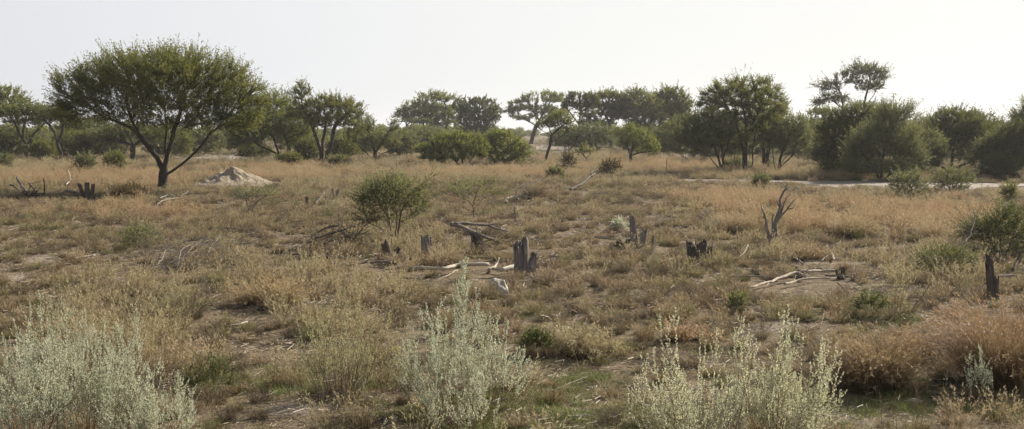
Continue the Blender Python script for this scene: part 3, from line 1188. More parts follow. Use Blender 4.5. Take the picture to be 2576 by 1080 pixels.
sm, nt, out = new_mat('pale stone')
tc = nt.nodes.new('ShaderNodeTexCoord')
s1 = noise(nt, tc.outputs['Object'], 3.5, 6, .65)
s2 = noise(nt, tc.outputs['Object'], 22, 4, .6)
fs = math_(nt, 'ADD', math_(nt, 'MULTIPLY', s1, .65), math_(nt, 'MULTIPLY', s2, .35))
c = ramp(nt, fs, [(.3, (.16, .135, .11)), (.46, (.33, .295, .25)), (.6, (.50, .46, .41))])
p = nt.nodes.new('ShaderNodeBsdfPrincipled')
p.inputs['Roughness'].default_value = .9
nt.links.new(c, p.inputs['Base Color'])
bp = nt.nodes.new('ShaderNodeBump')
bp.inputs['Strength'].default_value = .7
bp.inputs['Distance'].default_value = .04
nt.links.new(fs, bp.inputs['Height'])
nt.links.new(bp.outputs[0], p.inputs['Normal'])
nt.links.new(p.outputs[0], out.inputs[0])
M['stone'] = sm

if GRASS:
    srcs = []
    for i in range(5):
        v, f = rock_mesh('pebble', 40 + i, sm, 1)
        mb = MB()
        mb.add(v, [f])
        srcs.append((mb, sm))
    PEB = source_set('pebble', srcs)
    r = np.random.default_rng(77)
    X, Y, S = [], [], []
    for (cx, cy, rx, ry, n, s0) in [(560, 397, 130, 7, 420, .13), (1385, 375, 95, 11, 420, .22), (1690, 394, 110, 6, 220, .14), (930, 398, 90, 7, 350, .15), (1000, 385, 60, 6, 250, .18),
                                    (200, 396, 60, 6, 200, .14), (740, 1045, 190, 40, 160, .012), (2260, 1050, 280, 40, 200, .012), (1900, 800, 160, 60, 160, .014), (2050, 660, 260, 20, 120, .02), (600, 466, 170, 16, 90, .05), (1300, 600, 1300, 150, 160, .03)]:
        for _ in range(n):
            a, q_ = r.random() * 2 * PI, math.sqrt(r.random())
            pt = G(cx + math.cos(a) * q_ * rx, max(347, cy + math.sin(a) * q_ * ry))
            X.append(pt[0]), Y.append(pt[1]), S.append(s0 * r.uniform(.35, 1.4))
    X, Y, S = map(np.array, (X, Y, S))
    scatter('gravel', 'scattered pale limestone pebbles on bare ground', 'gravel', PEB, np.stack([X, Y, hz(X, Y)], 1), r.random(len(X)) * 6.28, S, r.integers(0, 5, len(X)))


def stone(name, label, px, py, wpx, hpx, seed, cat='stone', sub=3, group=None):
    o = G(px, py)
    s = o[1] / F
    v, f = rock_mesh(name, seed, sm, sub, .4, 1.0)
    v = v * np.array([wpx * s * .5 / .85, wpx * s * .5 / .85, hpx * s / 1.35])
    v[:, 2] += hpx * s * .38
    e = ob(name, mesh_from(name, v, [f], sm, None, True), None, o)
    tag(e, label, cat, group)
    return e


stone('boulder', 'whitish weathered boulder standing behind the tall silver shrub', 1258, 746, 46, 50, 3, 'boulder', 4)
stone('stone', 'small cream stone on bare sand at the foot of dry herbs', 927, 1011, 26, 14, 5)
stone('stone', 'small white stone in short grass beyond the tall stumps', 1445, 514, 8, 8, 7)
stone('stone', 'upright pinkish stone chip behind the right silver shrub', 1862, 848, 24, 18, 11)
stone('stone', 'pale flat stone in green grass below the rust grass clump', 2300, 1012, 40, 12, 13)

# ---------------------------------------------------------------- termite mound
mm, nt, out = new_mat('termite earth')
geo = nt.nodes.new('ShaderNodeNewGeometry')
s1 = noise(nt, geo.outputs['Position'], 1.6, 6, .65)
s2 = noise(nt, geo.outputs['Position'], 9, 5, .65)
fs = math_(nt, 'ADD', math_(nt, 'MULTIPLY', s1, .5), math_(nt, 'MULTIPLY', s2, .5))
c = ramp(nt, fs, [(.34, (.11, .085, .058)), (.44, (.225, .178, .125)), (.54, (.30, .243, .175)), (.68, (.37, .305, .23))])
p = nt.nodes.new('ShaderNodeBsdfPrincipled')
p.inputs['Roughness'].default_value = .95
nt.links.new(c, p.inputs['Base Color'])
bp = nt.nodes.new('ShaderNodeBump')
bp.inputs['Strength'].default_value = .9
bp.inputs['Distance'].default_value = .08
nt.links.new(fs, bp.inputs['Height'])
nt.links.new(bp.outputs[0], p.inputs['Normal'])
nt.links.new(p.outputs[0], out.inputs[0])
o = G(578, 466)
s = o[1] / F
R = np.linspace(0, 1, 60)
A = np.linspace(0, 2 * PI, 120, endpoint=False)
RR, AA = np.meshgrid(R, A, indexing='ij')
ex = (128 + 24 * np.cos(AA - .3)) * s
lx, ly = RR * np.cos(AA) * ex, RR * np.sin(AA) * ex * .85
h = 45 * s * (np.interp(RR, [0, .08, .16, .3, .5, .72, 1], [1, .94, .80, .60, .36, .15, 0]))
wx, wy = lx + o[0], ly + o[1]
nn = (vnoise(wx, wy, 1.5, 3, 8) - .5) * .30 + (vnoise(wx, wy, 4, 3, 8) - .5) * .16 + (vnoise(wx, wy, 10, 3, 8) - .5) * .07
h = h + nn * np.clip(h * 2.2, 0, 1) * 1.0
zz = h - .06 * sstep(.8, 1, RR) + (hz(wx, wy) - o[2])
ii = np.arange(60 * 120).reshape(60, 120)
jn = np.roll(ii, -1, 1)
q = np.stack([ii[:-1], ii[1:], jn[1:], jn[:-1]], -1).reshape(-1, 4)
t = ob('termite_mound', mesh_from('termite_mound', np.stack([lx.ravel(), ly.ravel(), zz.ravel()], 1), [q], mm, None, True), None, o)
tag(t, 'pale cone shaped termite mound to the right of the big acacia trunk', 'termite mound')
# ---------------------------------------------------------------- trees (all measurements are picture pixels at the foot's distance)
T = grow_plant
T('acacia_tree', 'largest umbrella thorn acacia, dark trunk forking low, beside the termite mound', 'tree', (409, 484),
  [[(409, 484), (411, 455), (413, 434), (419, 405), (422, 391), (433, 360), (442, 325), (458, 285), (470, 250)],
   [(413, 434), (404, 412), (400, 397, -.2), (384, 365, -.4), (364, 338, -.5), (345, 300, -.6), (338, 262, -.6)],
   [(419, 405), (413, 370, .3), (413, 330, .5), (405, 290, .7)],
   [(414, 440), (428, 433, .1), (459, 410, .2), (496, 374, .4), (522, 336, .6), (540, 320, .7), (585, 298, .9)],
   [(364, 338, -.5), (330, 318, -.2), (290, 305, .2), (240, 290, .6)]],
  [(412, 208, 186, 76), (440, 180, 128, 52), (250, 225, 110, 60), (200, 265, 65, 38), (310, 172, 70, 42), (550, 225, 110, 75), (585, 295, 85, 55), (430, 265, 160, 45), (620, 250, 60, 60), (330, 295, 95, 34), (235, 275, 95, 45), (450, 312, 110, 32), (565, 315, 95, 36), (180, 300, 50, 25)],
  24, 2300, 4.1, 'leaf_olive', 'bark', D=.20, dk=.27, leaf_l=.072, shoot=(.3, .75), spl=16, whips=420, whip_len=.75, seed=3, outw=.7, upw=.32, tipthr=5, depth=.9, bare=.08, maxleaf=210000)

T('acacia_tree', 'flat topped acacia at the left edge with a low forked trunk', 'tree', (66, 403),
  [[(66, 403), (67, 385), (69, 366), (60, 350), (51, 336), (40, 310), (28, 290)], [(69, 366), (87, 338), (105, 322), (116, 308), (122, 292)], [(60, 350), (62, 320), (70, 295)]],
  [(60, 283, 70, 26), (110, 285, 45, 22), (15, 285, 45, 24), (70, 305, 60, 22)], 11, 700, 4.0, 'leaf_olive', seed=5, upw=.2, whips=60)
T('acacia_tree', 'tall spreading acacia cut by the left edge behind the flat topped one', 'tree', (22, 394),
  [[(22, 394), (22, 374), (8, 358), (-15, 335), (-25, 300)], [(22, 374), (41, 352), (50, 320), (40, 280), (25, 250)]],
  [(10, 240, 55, 24), (40, 252, 38, 18), (-40, 250, 60, 40), (-10, 280, 60, 30)], 10, 600, 3.6, 'leaf_green', seed=6, upw=.25, whips=60)
T('acacia_tree', 'slender dark acacia with a Y shaped trunk left of the big acacia', 'tree', (154, 409),
  [[(154, 409), (154, 387), (146, 362), (141, 336), (128, 318), (118, 303)], [(154, 387), (168, 364), (172, 345)], [(146, 362), (158, 335), (162, 310)]],
  [(150, 295, 50, 26), (125, 300, 30, 18), (185, 310, 30, 24)], 9, 420, 3.2, 'leaf_dark', seed=7)
T('acacia_tree', 'leaning dark trunked tree between the slender acacia and the big one', 'tree', (196, 395),
  [[(196, 395), (186, 382), (176, 363), (168, 340)], [(186, 382), (200, 358), (206, 335)]],
  [(180, 320, 40, 24), (215, 325, 36, 24)], 12, 350, 3.0, 'leaf_dark', seed=8)
T('acacia_tree', 'straight trunked dark tree standing behind the left limb of the big acacia', 'tree', (228, 391),
  [[(228, 391), (230, 372), (238, 350), (241, 330)], [(230, 372), (222, 352)]], [(240, 318, 46, 26), (215, 335, 30, 20)], 9, 350, 3.0, 'leaf_dark', seed=9)
T('acacia_tree', 'shaded round tree with a stout upright trunk seen under the big acacia crown', 'tree', (335, 408),
  [[(335, 408), (335, 385), (335, 362), (325, 342)], [(335, 370), (360, 350), (390, 345)], [(335, 366), (300, 352), (270, 350)]],
  [(335, 335, 85, 30), (280, 350, 45, 26), (390, 345, 50, 26)], 13, 550, 3.2, 'leaf_dark', seed=10)
T('acacia_tree', 'broad green acacia drooping low just right of the big acacia', 'tree', (722, 404),
  [[(722, 404), (703, 391), (680, 378), (655, 368), (630, 350)], [(722, 404), (728, 370), (715, 330), (700, 290)], [(703, 391), (690, 350), (660, 310)]],
  [(680, 310, 85, 62), (640, 335, 70, 45), (730, 320, 60, 65), (690, 262, 50, 30), (620, 360, 50, 22), (740, 360, 50, 30)], 14, 1100, 4.4, 'leaf_green', seed=11, upw=.25, whips=120, shoot=(.4, .9))
T('acacia_tree', 'multi stemmed tree with bare dark limbs and a rounded crown right of the drooping acacia', 'tree', (811, 414),
  [[(809, 416), (808, 385), (795, 342), (781, 305), (766, 282), (760, 250)], [(812, 400), (812, 355), (820, 322), (820, 290)], [(820, 406), (825, 385), (835, 362), (841, 322), (859, 300), (880, 285)],
   [(833, 366), (849, 354), (872, 352), (890, 368)]],
  [(762, 235, 36, 26), (765, 265, 38, 24), (845, 268, 70, 24), (880, 285, 42, 26), (830, 262, 40, 24), (800, 300, 40, 28), (890, 320, 30, 30), (740, 290, 30, 25), (835, 310, 60, 30), (830, 290, 85, 48)], 12, 1000, 3.6, 'leaf_olive', seed=12, jit=.34, whips=60)
T('acacia_tree', 'small sparse tree with three splayed stems on gravelly ground left of centre', 'tree', (942, 408),
  [[(940, 408), (927, 390), (908, 372), (890, 358)], [(944, 408), (944, 385), (935, 350), (922, 315)], [(948, 408), (957, 388), (983, 380), (998, 374)], [(944, 385), (968, 350), (985, 320)]],
  [(945, 358, 58, 24), (920, 318, 30, 28), (990, 322, 22, 22), (985, 362, 28, 22), (900, 345, 22, 20)], 11, 700, 2.6, 'leaf_grey', seed=13, jit=.36, upw=.4)
T('umbrella_tree', 'umbrella acacia with stacked flat green layers left of the centre gap', 'tree', (1112, 368),
  [[(1112, 368), (1108, 345), (1098, 325), (1085, 305), (1060, 285), (1030, 275)], [(1108, 345), (1125, 315), (1130, 280), (1115, 255)], [(1112, 360), (1140, 325), (1160, 300)]],
  [(1090, 244, 42, 8), (1110, 254, 58, 9), (1060, 262, 45, 8), (1080, 272, 62, 9), (1120, 275, 52, 10), (1030, 278, 38, 8), (1060, 290, 62, 9), (1010, 294, 26, 7), (1100, 300, 55, 10), (1060, 304, 50, 8), (1085, 285, 85, 24), (1095, 308, 70, 14)], 12, 1400, 6.0, 'leaf_green', seed=14, up=.0, upw=.12, D=.34, shoot=(.3, .7), outw=.8)
T('acacia_tree', 'thin open tree with slanting bare stems under the left end of the umbrella acacia', 'tree', (1056, 372),
  [[(1056, 372), (1053, 350), (1038, 330), (1022, 318)], [(1053, 350), (1062, 330), (1066, 312)], [(1056, 362), (1078, 340), (1090, 325)]],
  [(1030, 306, 30, 8), (1062, 304, 30, 8)], 7, 160, 2.0, 'leaf_dark', seed=15, upw=.1)
T('acacia_tree', 'fan shaped grey green tree touching the umbrella acacia on its right', 'tree', (1194, 372),
  [[(1194, 372), (1190, 340), (1170, 305), (1158, 280)], [(1192, 355), (1200, 320), (1205, 285), (1208, 260)], [(1194, 360), (1218, 330), (1236, 300), (1244, 280)]],
  [(1200, 285, 52, 36), (1170, 275, 34, 28), (1235, 290, 28, 36), (1210, 258, 36, 14), (1200, 325, 48, 18), (1200, 292, 60, 46), (1200, 322, 56, 22)], 11, 1100, 5.0, 'leaf_dark', seed=16, up=.15, upw=.5, jit=.2, whips=80)
T('umbrella_tree', 'umbrella acacia with a stout leaning trunk and open flat layers right of the centre gap', 'tree', (1335, 363),
  [[(1335, 363), (1341, 340), (1349, 318), (1362, 294), (1376, 275), (1384, 255)], [(1349, 318), (1330, 305), (1305, 296), (1285, 288)], [(1356, 304), (1345, 285), (1330, 265), (1322, 252)], [(1352, 314), (1375, 308), (1395, 300)]],
  [(1326, 246, 22, 5), (1384, 241, 38, 6), (1309, 260, 34, 6), (1392, 256, 36, 7), (1350, 258, 30, 5), (1322, 297, 42, 7), (1282, 283, 22, 5), (1350, 274, 44, 8), (1398, 280, 34, 9), (1300, 275, 28, 5), (1385, 296, 30, 8), (1375, 284, 52, 12), (1318, 275, 42, 9)], 10, 1400, 6.0, 'leaf_green', 'bark', seed=17, up=0, upw=.12, D=.36, outw=.8)
T('acacia_tree', 'slim acacia on a thin slanting stem standing in front of the leaning umbrella tree', 'tree', (1370, 409),
  [[(1370, 409), (1376, 388), (1384, 365), (1388, 340), (1380, 322)], [(1388, 340), (1405, 325), (1422, 312)], [(1388, 342), (1365, 330), (1350, 320)], [(1384, 360), (1410, 345), (1432, 330)]],
  [(1410, 305, 34, 24), (1390, 315, 36, 16), (1355, 315, 20, 10), (1425, 325, 22, 14)], 7, 420, 3.0, 'leaf_olive', seed=18, upw=.2)
T('acacia_tree', 'branchy half bare tree rising above the grey green thicket right of centre', 'tree', (1466, 380),
  [[(1466, 380), (1466, 345), (1456, 314), (1442, 295), (1426, 274), (1432, 252)], [(1466, 345), (1478, 315), (1472, 280)], [(1456, 314), (1460, 285), (1455, 262)]],
  [(1450, 262, 34, 24), (1468, 280, 30, 22), (1430, 268, 20, 20), (1455, 243, 34, 10), (1440, 292, 20, 12), (1480, 255, 34, 18)], 7, 800, 3.4, 'leaf_dark', seed=19, jit=.4, upw=.3, bare=.35)
T('acacia_tree', 'layered acacia with dark limbs behind the small V stemmed tree', 'tree', (1538, 378),
  [[(1538, 378), (1536, 340), (1532, 305), (1515, 282), (1500, 262)], [(1532, 305), (1550, 280), (1556, 255)], [(1534, 320), (1505, 308), (1485, 300)]],
  [(1525, 245, 50, 14), (1500, 270, 42, 12), (1545, 270, 34, 16), (1560, 250, 26, 12), (1490, 292, 30, 10), (1530, 288, 40, 12), (1500, 310, 50, 16)], 9, 1000, 5.2, 'leaf_olive', seed=20, up=.0, upw=.25, whips=60)
T('acacia_tree', 'large dense acacia with a heavy dark trunk right of centre', 'tree', (1646, 378),
  [[(1646, 378), (1642, 355), (1626, 326), (1605, 305), (1585, 290)], [(1644, 362), (1658, 325), (1665, 290), (1672, 265)], [(1630, 334), (1615, 290), (1605, 255)]],
  [(1610, 285, 68, 24), (1600, 240, 34, 16), (1640, 262, 55, 24), (1565, 295, 36, 18), (1660, 300, 50, 24), (1585, 262, 40, 20), (1690, 305, 40, 24), (1630, 320, 70, 24), (1560, 275, 50, 22), (1630, 280, 90, 44)], 14, 1500, 6.0, 'leaf_olive', seed=21, upw=.22, whips=100)
T('acacia_tree', 'acacia with a bare twiggy top behind the left side of the multi stemmed clump', 'tree', (1702, 384),
  [[(1702, 384), (1700, 345), (1690, 300), (1680, 265), (1674, 240)], [(1700, 345), (1712, 300), (1706, 260)]],
  [(1686, 242, 38, 22), (1715, 262, 30, 22), (1690, 275, 45, 20), (1720, 300, 40, 30)], 11, 900, 4.0, 'leaf_olive', seed=22, jit=.36, bare=.2, whips=90, upw=.45)
T('acacia_tree', 'grey green dome shaped thicket tree in front of the layered acacias', 'tree', (1484, 388),
  [[(1484, 388), (1470, 365), (1445, 345)], [(1484, 388), (1486, 355), (1480, 330)], [(1486, 388), (1510, 370), (1535, 372)], [(1486, 370), (1505, 345), (1520, 330)]],
  [(1480, 342, 66, 32), (1440, 355, 34, 24), (1525, 345, 32, 28), (1490, 325, 44, 16), (1470, 365, 50, 18)], 9, 800, 3.6, 'leaf_grey', seed=23, upw=.3)
T('acacia_tree', 'small V stemmed tree with a light green skirt alone in front of the thicket', 'tree', (1585, 413),
  [[(1585, 413), (1586, 395), (1578, 370), (1566, 352), (1545, 324)], [(1586, 395), (1592, 360), (1595, 335)], [(1588, 392), (1605, 385), (1629, 383), (1648, 380)], [(1578, 372), (1576, 345), (1575, 322)], [(1590, 375), (1608, 345)]],
  [(1602, 348, 42, 24), (1625, 368, 36, 24), (1560, 335, 24, 16), (1640, 385, 22, 12), (1590, 328, 32, 10)], 8, 650, 2.6, 'leaf_green', seed=24, up=.04, upw=.3)

T('acacia_tree', 'tall rounded acacia with several dark upright trunks right of centre', 'tree', (1875, 437),
  [[(1875, 437), (1872, 393), (1878, 335), (1870, 286), (1862, 250), (1850, 225)], [(1872, 393), (1856, 330), (1841, 292), (1820, 255), (1806, 235)], [(1878, 335), (1905, 285), (1925, 245), (1930, 215)],
   [(1848, 430), (1846, 395), (1852, 355)], [(1897, 430), (1891, 380), (1900, 330), (1925, 290)]],
  [(1860, 225, 82, 26), (1800, 245, 46, 24), (1910, 240, 55, 30), (1880, 270, 90, 26), (1925, 205, 22, 18), (1945, 265, 40, 28), (1870, 305, 80, 26), (1830, 290, 50, 30), (1885, 345, 75, 36), (1850, 368, 46, 20), (1865, 280, 112, 66), (1872, 240, 100, 30)], 15, 2600, 4.6, 'leaf_olive', seed=25, jit=.3, whips=130, upw=.3, D=.26)
T('acacia_tree', 'fine branched leaning tree fanning out to the left of the tall rounded acacia', 'tree', (1821, 441),
  [[(1821, 441), (1810, 410), (1796, 368), (1760, 352), (1735, 335)], [(1821, 441), (1818, 400), (1815, 370), (1800, 325)], [(1822, 441), (1808, 425), (1780, 390), (1750, 375), (1720, 365)], [(1818, 400), (1832, 360), (1838, 320)]],
  [(1780, 320, 66, 44), (1745, 350, 52, 34), (1820, 335, 40, 40), (1715, 355, 28, 22), (1780, 365, 50, 20)], 10, 1100, 3.2, 'leaf_grey', seed=26, jit=.3, up=.08, upw=.4)
T('acacia_tree', 'thin straight stemmed tree between the tall rounded acacia and the fanned bush', 'tree', (1921, 432),
  [[(1921, 432), (1921, 390), (1920, 352), (1915, 315)], [(1931, 431), (1930, 390), (1938, 350), (1950, 320)], [(1940, 430), (1936, 400)]],
  [(1930, 310, 46, 34), (1950, 285, 34, 26), (1905, 335, 34, 28), (1955, 340, 34, 24)], 9, 700, 3.0, 'leaf_olive', seed=27, upw=.35)
T('acacia_tree', 'many stemmed fan shaped bush tree at the end of the right hand clump', 'tree', (1957, 437),
  [[(1957, 437), (1965, 410), (1985, 385), (2015, 375)], [(1957, 437), (1962, 400), (1975, 360), (1990, 325)], [(1955, 437), (1945, 405), (1942, 370)], [(1962, 420), (1990, 395), (2005, 355)]],
  [(1990, 330, 48, 38), (2010, 365, 36, 22), (1960, 360, 40, 34), (1990, 305, 34, 20), (1985, 345, 62, 52)], 9, 800, 2.9, 'leaf_grey', seed=28, up=.08, upw=.4)
T('acacia_tree', 'tall airy tree rising above the dark domed thicket on the right', 'tree', (2148, 392),
  [[(2148, 392), (2140, 340), (2120, 285), (2114, 244), (2100, 215), (2075, 205)], [(2148, 385), (2160, 330), (2168, 275), (2176, 236), (2185, 205), (2178, 180)], [(2168, 275), (2195, 240), (2205, 215)], [(2118, 275), (2085, 250), (2060, 240)]],
  [(2165, 185, 46, 20), (2200, 195, 30, 24), (2130, 205, 40, 24), (2080, 220, 40, 20), (2180, 222, 44, 16), (2100, 250, 46, 16), (2060, 262, 26, 12)], 9, 1100, 2.5, 'leaf_dark', seed=29, jit=.36, upw=.3, whips=120, bare=.1)
T('acacia_tree', 'low layered acacia showing left of the dark domed thicket', 'tree', (2066, 396),
  [[(2066, 396), (2064, 360), (2055, 330), (2040, 310)], [(2064, 360), (2080, 330), (2090, 305)]],
  [(2062, 285, 38, 14), (2045, 310, 34, 12), (2085, 310, 34, 16), (2055, 340, 44, 22), (2010, 330, 30, 22)], 11, 700, 3.6, 'leaf_olive', seed=30, upw=.2)
T('acacia_tree', 'big dark domed thicket acacia reaching the ground beside the sandy track', 'tree', (2160, 447),
  [[(2160, 447), (2150, 410), (2120, 380), (2090, 365)], [(2160, 447), (2165, 390), (2170, 340), (2165, 300)], [(2165, 447), (2190, 400), (2215, 360), (2240, 320)]],
  [(2165, 340, 90, 60), (2100, 375, 50, 50), (2180, 300, 70, 40), (2130, 410, 70, 28), (2230, 320, 50, 50), (2070, 395, 30, 30), (2110, 350, 70, 70), (2165, 305, 90, 44), (2130, 425, 80, 24)], 16, 1300, 4.4, 'leaf_dark', seed=31, upw=.4, whips=120, depth=.8)
T('acacia_tree', 'lighter grey green thicket acacia in front of the dark dome beside the track', 'tree', (2215, 456),
  [[(2215, 456), (2200, 425), (2175, 395), (2160, 370)], [(2215, 456), (2218, 410), (2225, 360), (2235, 320)], [(2218, 456), (2250, 425), (2280, 390)]],
  [(2215, 370, 76, 60), (2165, 385, 40, 40), (2270, 370, 42, 54), (2240, 300, 46, 34), (2280, 290, 30, 26), (2210, 425, 85, 30), (2290, 400, 40, 40), (2160, 420, 40, 28)], 13, 1400, 3.8, 'leaf_grey', seed=32, upw=.45, whips=260, whip_len=.8, up=.1, shoot=(.35, .8))
T('acacia_tree', 'wide thorn tree with a dipping horizontal limb and bare twiggy top at the right', 'tree', (2384, 434),
  [[(2384, 434), (2376, 424), (2352, 413), (2329, 396), (2318, 370), (2330, 335)], [(2384, 434), (2412, 419), (2445, 405), (2470, 380), (2475, 345)], [(2390, 428), (2396, 390), (2390, 350), (2395, 315)], [(2445, 405), (2480, 412), (2505, 432), (2522, 449)],
   [(2329, 396), (2350, 360), (2370, 320)]],
  [(2395, 340, 85, 46), (2330, 360, 42, 42), (2460, 360, 48, 44), (2400, 300, 70, 26), (2480, 390, 40, 26), (2365, 372, 50, 18), (2510, 396, 36, 26), (2405, 336, 112, 50), (2340, 345, 55, 42), (2470, 350, 60, 44)], 15, 2000, 4.6, 'leaf_dark', seed=33, jit=.36, upw=.4, whips=160, whip_len=.9, bare=.08)
T('acacia_tree', 'feathery acacia cut by the right edge of the view', 'tree', (2612, 440),
  [[(2612, 440), (2610, 390), (2590, 340), (2570, 300)], [(2610, 390), (2640, 330), (2650, 280)], [(2600, 365), (2560, 350), (2535, 345)]],
  [(2590, 300, 60, 34), (2640, 270, 60, 50), (2550, 335, 40, 28), (2600, 350, 80, 40), (2545, 385, 40, 30), (2580, 260, 22, 16)], 16, 1100, 3.8, 'leaf_olive', seed=34, upw=.35, whips=160)

T('acacia_tree', 'low spreading grey thorn tree between the light thicket and the dipping limb tree', 'tree', (2318, 440),
  [[(2318, 440), (2308, 415), (2290, 385), (2280, 360)], [(2318, 440), (2325, 400), (2335, 365)], [(2320, 440), (2345, 415), (2370, 395)]],
  [(2312, 372, 66, 46), (2285, 345, 44, 30), (2345, 385, 44, 34), (2310, 410, 60, 22)], 10, 1100, 4.0, 'leaf_grey', seed=35, upw=.42, whips=120, whip_len=.6)
T('acacia_tree', 'low dark thorn tree leaning left just inside the right edge', 'tree', (2546, 448),
  [[(2546, 448), (2530, 420), (2500, 395), (2480, 375)], [(2546, 448), (2548, 400), (2555, 350)], [(2530, 420), (2520, 385), (2515, 355)]],
  [(2512, 378, 62, 40), (2560, 350, 54, 44), (2480, 395, 40, 24), (2550, 400, 60, 34)], 11, 1200, 4.0, 'leaf_dark', seed=36, upw=.42, whips=140, whip_len=.6)

# ---------------------------------------------------------------- shrubs
grow_plant('shrub', 'light green spreading bush in the middle distance, larger left one of a touching pair', 'shrub', (1165, 421),
  [[(1165, 421), (1140, 400), (1110, 385)], [(1165, 421), (1160, 385), (1150, 355)], [(1170, 421), (1190, 395), (1205, 370)], [(1163, 421), (1120, 410), (1085, 395)]],
  [(1140, 372, 66, 36), (1190, 375, 40, 38), (1085, 378, 44, 22), (1150, 350, 48, 18), (1120, 398, 66, 14)], 9, 1000, 4.2, 'leaf_green', 'bark', seed=41, upw=.28, outw=.7, whips=80, whip_len=.6, trunkname='stem', leafname='foliage', flare=False)


def shrub(label, base, stems, crown, tpx, natt, lai, leaf, seed, bark='bark_mid', cat='shrub', **k):
    k.setdefault('upw', .35)
    return grow_plant('shrub', label, cat, base, stems, crown, tpx, natt, lai, leaf, bark, seed=seed, trunkname='stem', leafname='foliage', flare=False, **k)


def fan(base, w, h, n=5):
    bx, by = base
    out = []
    for i in range(n):
        u = (i + .5) / n * 2 - 1
        out.append([(bx + u * 2, by), (bx + u * w * .25, by - h * .3, u * .02), (bx + u * w * .4, by - h * .62, (i % 2 - .5) * .1)])
    return out


def simple_shrub(label, base, w, h, leaf, seed, natt=350, lai=3.2, tpx=4, low=.35, bark='bark_mid', **k):
    bx, by = base
    sz = h * G(*base)[1] / F
    k.setdefault('whips', 45)
    k.setdefault('whip_len', min(.8, .42 * sz))
    k.setdefault('shoot', (.10 * sz, .26 * sz) if sz < 2 else (.25, .55))
    return shrub(label, base, fan(base, w, h), [(bx, by - h * .58, w * .5, h * .42), (bx - w * .22, by - h * .4, w * .3, h * low), (bx + w * .24, by - h * .45, w * .28, h * low), (bx, by - h * .24, w * .44, h * .24)], tpx, natt, lai, leaf, seed, bark, **k)


shrub('light green spreading bush in the middle distance, smaller right one of a touching pair', (1250, 417),
      [[(1250, 417), (1235, 390), (1225, 365)], [(1252, 417), (1270, 385), (1285, 360)], [(1254, 417), (1290, 400), (1315, 385)]],
      [(1265, 372, 62, 38), (1225, 380, 36, 34), (1305, 385, 36, 24), (1260, 345, 40, 16), (1270, 400, 50, 14)], 8, 900, 4.2, 'leaf_green', 42, 'bark', upw=.28, outw=.7, whips=80, whip_len=.6)
shrub('round olive thorn bush with a bare shoot poking out, above the row of stumps', (990, 612),
      [[(990, 612), (985, 580), (975, 545), (955, 510)], [(995, 612), (1004, 570), (1010, 530), (1030, 490), (1060, 466), (1094, 441)], [(988, 612), (960, 575), (925, 560)], [(993, 600), (1000, 550), (990, 500)], [(1004, 560), (1040, 545), (1065, 535)]],
      [(980, 510, 80, 54), (940, 526, 52, 42), (1025, 516, 54, 48), (985, 470, 56, 24), (930, 556, 50, 16), (1045, 535, 34, 24), (985, 548, 62, 22), (985, 505, 92, 56)], 9, 1500, 2.1, 'leaf_grey', 43, 'bark_mid', D=.065, dk=.09, leaf_l=.04, shoot=(.15, .42), whips=220, whip_len=.4, tip=.003, outw=.5, maxleaf=110000, spl=18)
shrub('loose green shrub at the right edge above the red brown stump', (2512, 655),
      [[(2512, 655), (2495, 610), (2470, 570)], [(2514, 655), (2515, 600), (2520, 545)], [(2518, 655), (2545, 600), (2560, 560)]],
      [(2515, 585, 80, 44), (2460, 590, 50, 40), (2565, 600, 50, 50), (2530, 545, 44, 26), (2500, 630, 80, 26)], 6, 1200, 1.9, 'leaf_fresh', 44, 'bark_mid', leaf_l=.034, shoot=(.18, .45), D=.06, tip=.003, whips=140, whip_len=.4)
simple_shrub('low brownish scrub in the shade at the foot of the big acacia', (326, 508), 92, 46, 'leaf_brown', 45, 500, 2.4, 3, tip=.004, bark='dead_dark')
simple_shrub('small green shrub left of the big acacia, in front of the tree line', (290, 431), 56, 48, 'leaf_olive', 46)
simple_shrub('paler small shrub between two thin trunks at the left', (214, 437), 50, 50, 'leaf_grey', 47)
simple_shrub('grey green bush at the foot of the left edge trees', (6, 430), 50, 40, 'leaf_grey', 48)
simple_shrub('bright green bush filling the gap behind the Y shaped trunk', (108, 407), 66, 54, 'leaf_olive', 49, 500, 4)
simple_shrub('olive bush below the drooping acacia on its left side', (640, 402), 90, 40, 'leaf_dark', 50, 400, 4)
simple_shrub('yellow green bush at the foot of the drooping acacia', (728, 420), 66, 36, 'leaf_olive', 51, 350, 4)
simple_shrub('dark bush between the drooping acacia and the multi stemmed tree', (770, 412), 60, 62, 'leaf_dark', 52, 450, 4.2)
simple_shrub('green bush at the right foot of the multi stemmed tree', (850, 424), 52, 34, 'leaf_grey', 53)
simple_shrub('green bush filling the space behind the bare limbs of the multi stemmed tree', (862, 404), 90, 60, 'leaf_olive', 54, 500, 4)
shrub('small flat topped sapling in front of the grey green dome', (1476, 412), [[(1476, 412), (1474, 398), (1465, 388)], [(1474, 400), (1486, 388)]], [(1475, 381, 25, 7), (1465, 384, 14, 5)], 4, 160, 3.6, 'leaf_olive', 55, 'bark', upw=.1)
simple_shrub('brownish leggy shrub in front of the slim slanting acacia', (1430, 428), 36, 44, 'leaf_brown', 56, 300, 1.8)
simple_shrub('brown green mound of scrub left of the V stemmed tree foot', (1536, 442), 56, 38, 'leaf_brown', 57, 350, 2.6)
simple_shrub('grey green low shrub behind the dark grass clump in mid field', (1397, 455), 46, 34, 'leaf_grey', 58, 350, 2.6)
simple_shrub('small grey green shrub by the left end of the sandy track', (1915, 481), 46, 46, 'leaf_grey', 59, 350, 1.8)
simple_shrub('light green bush in front of the sandy track on the right', (2282, 500), 104, 72, 'leaf_grey', 60, 600, 1.8)
simple_shrub('yellow green flat bush under the dipping limb', (2395, 486), 110, 62, 'leaf_grey', 61, 600, 2.0, low=.25)
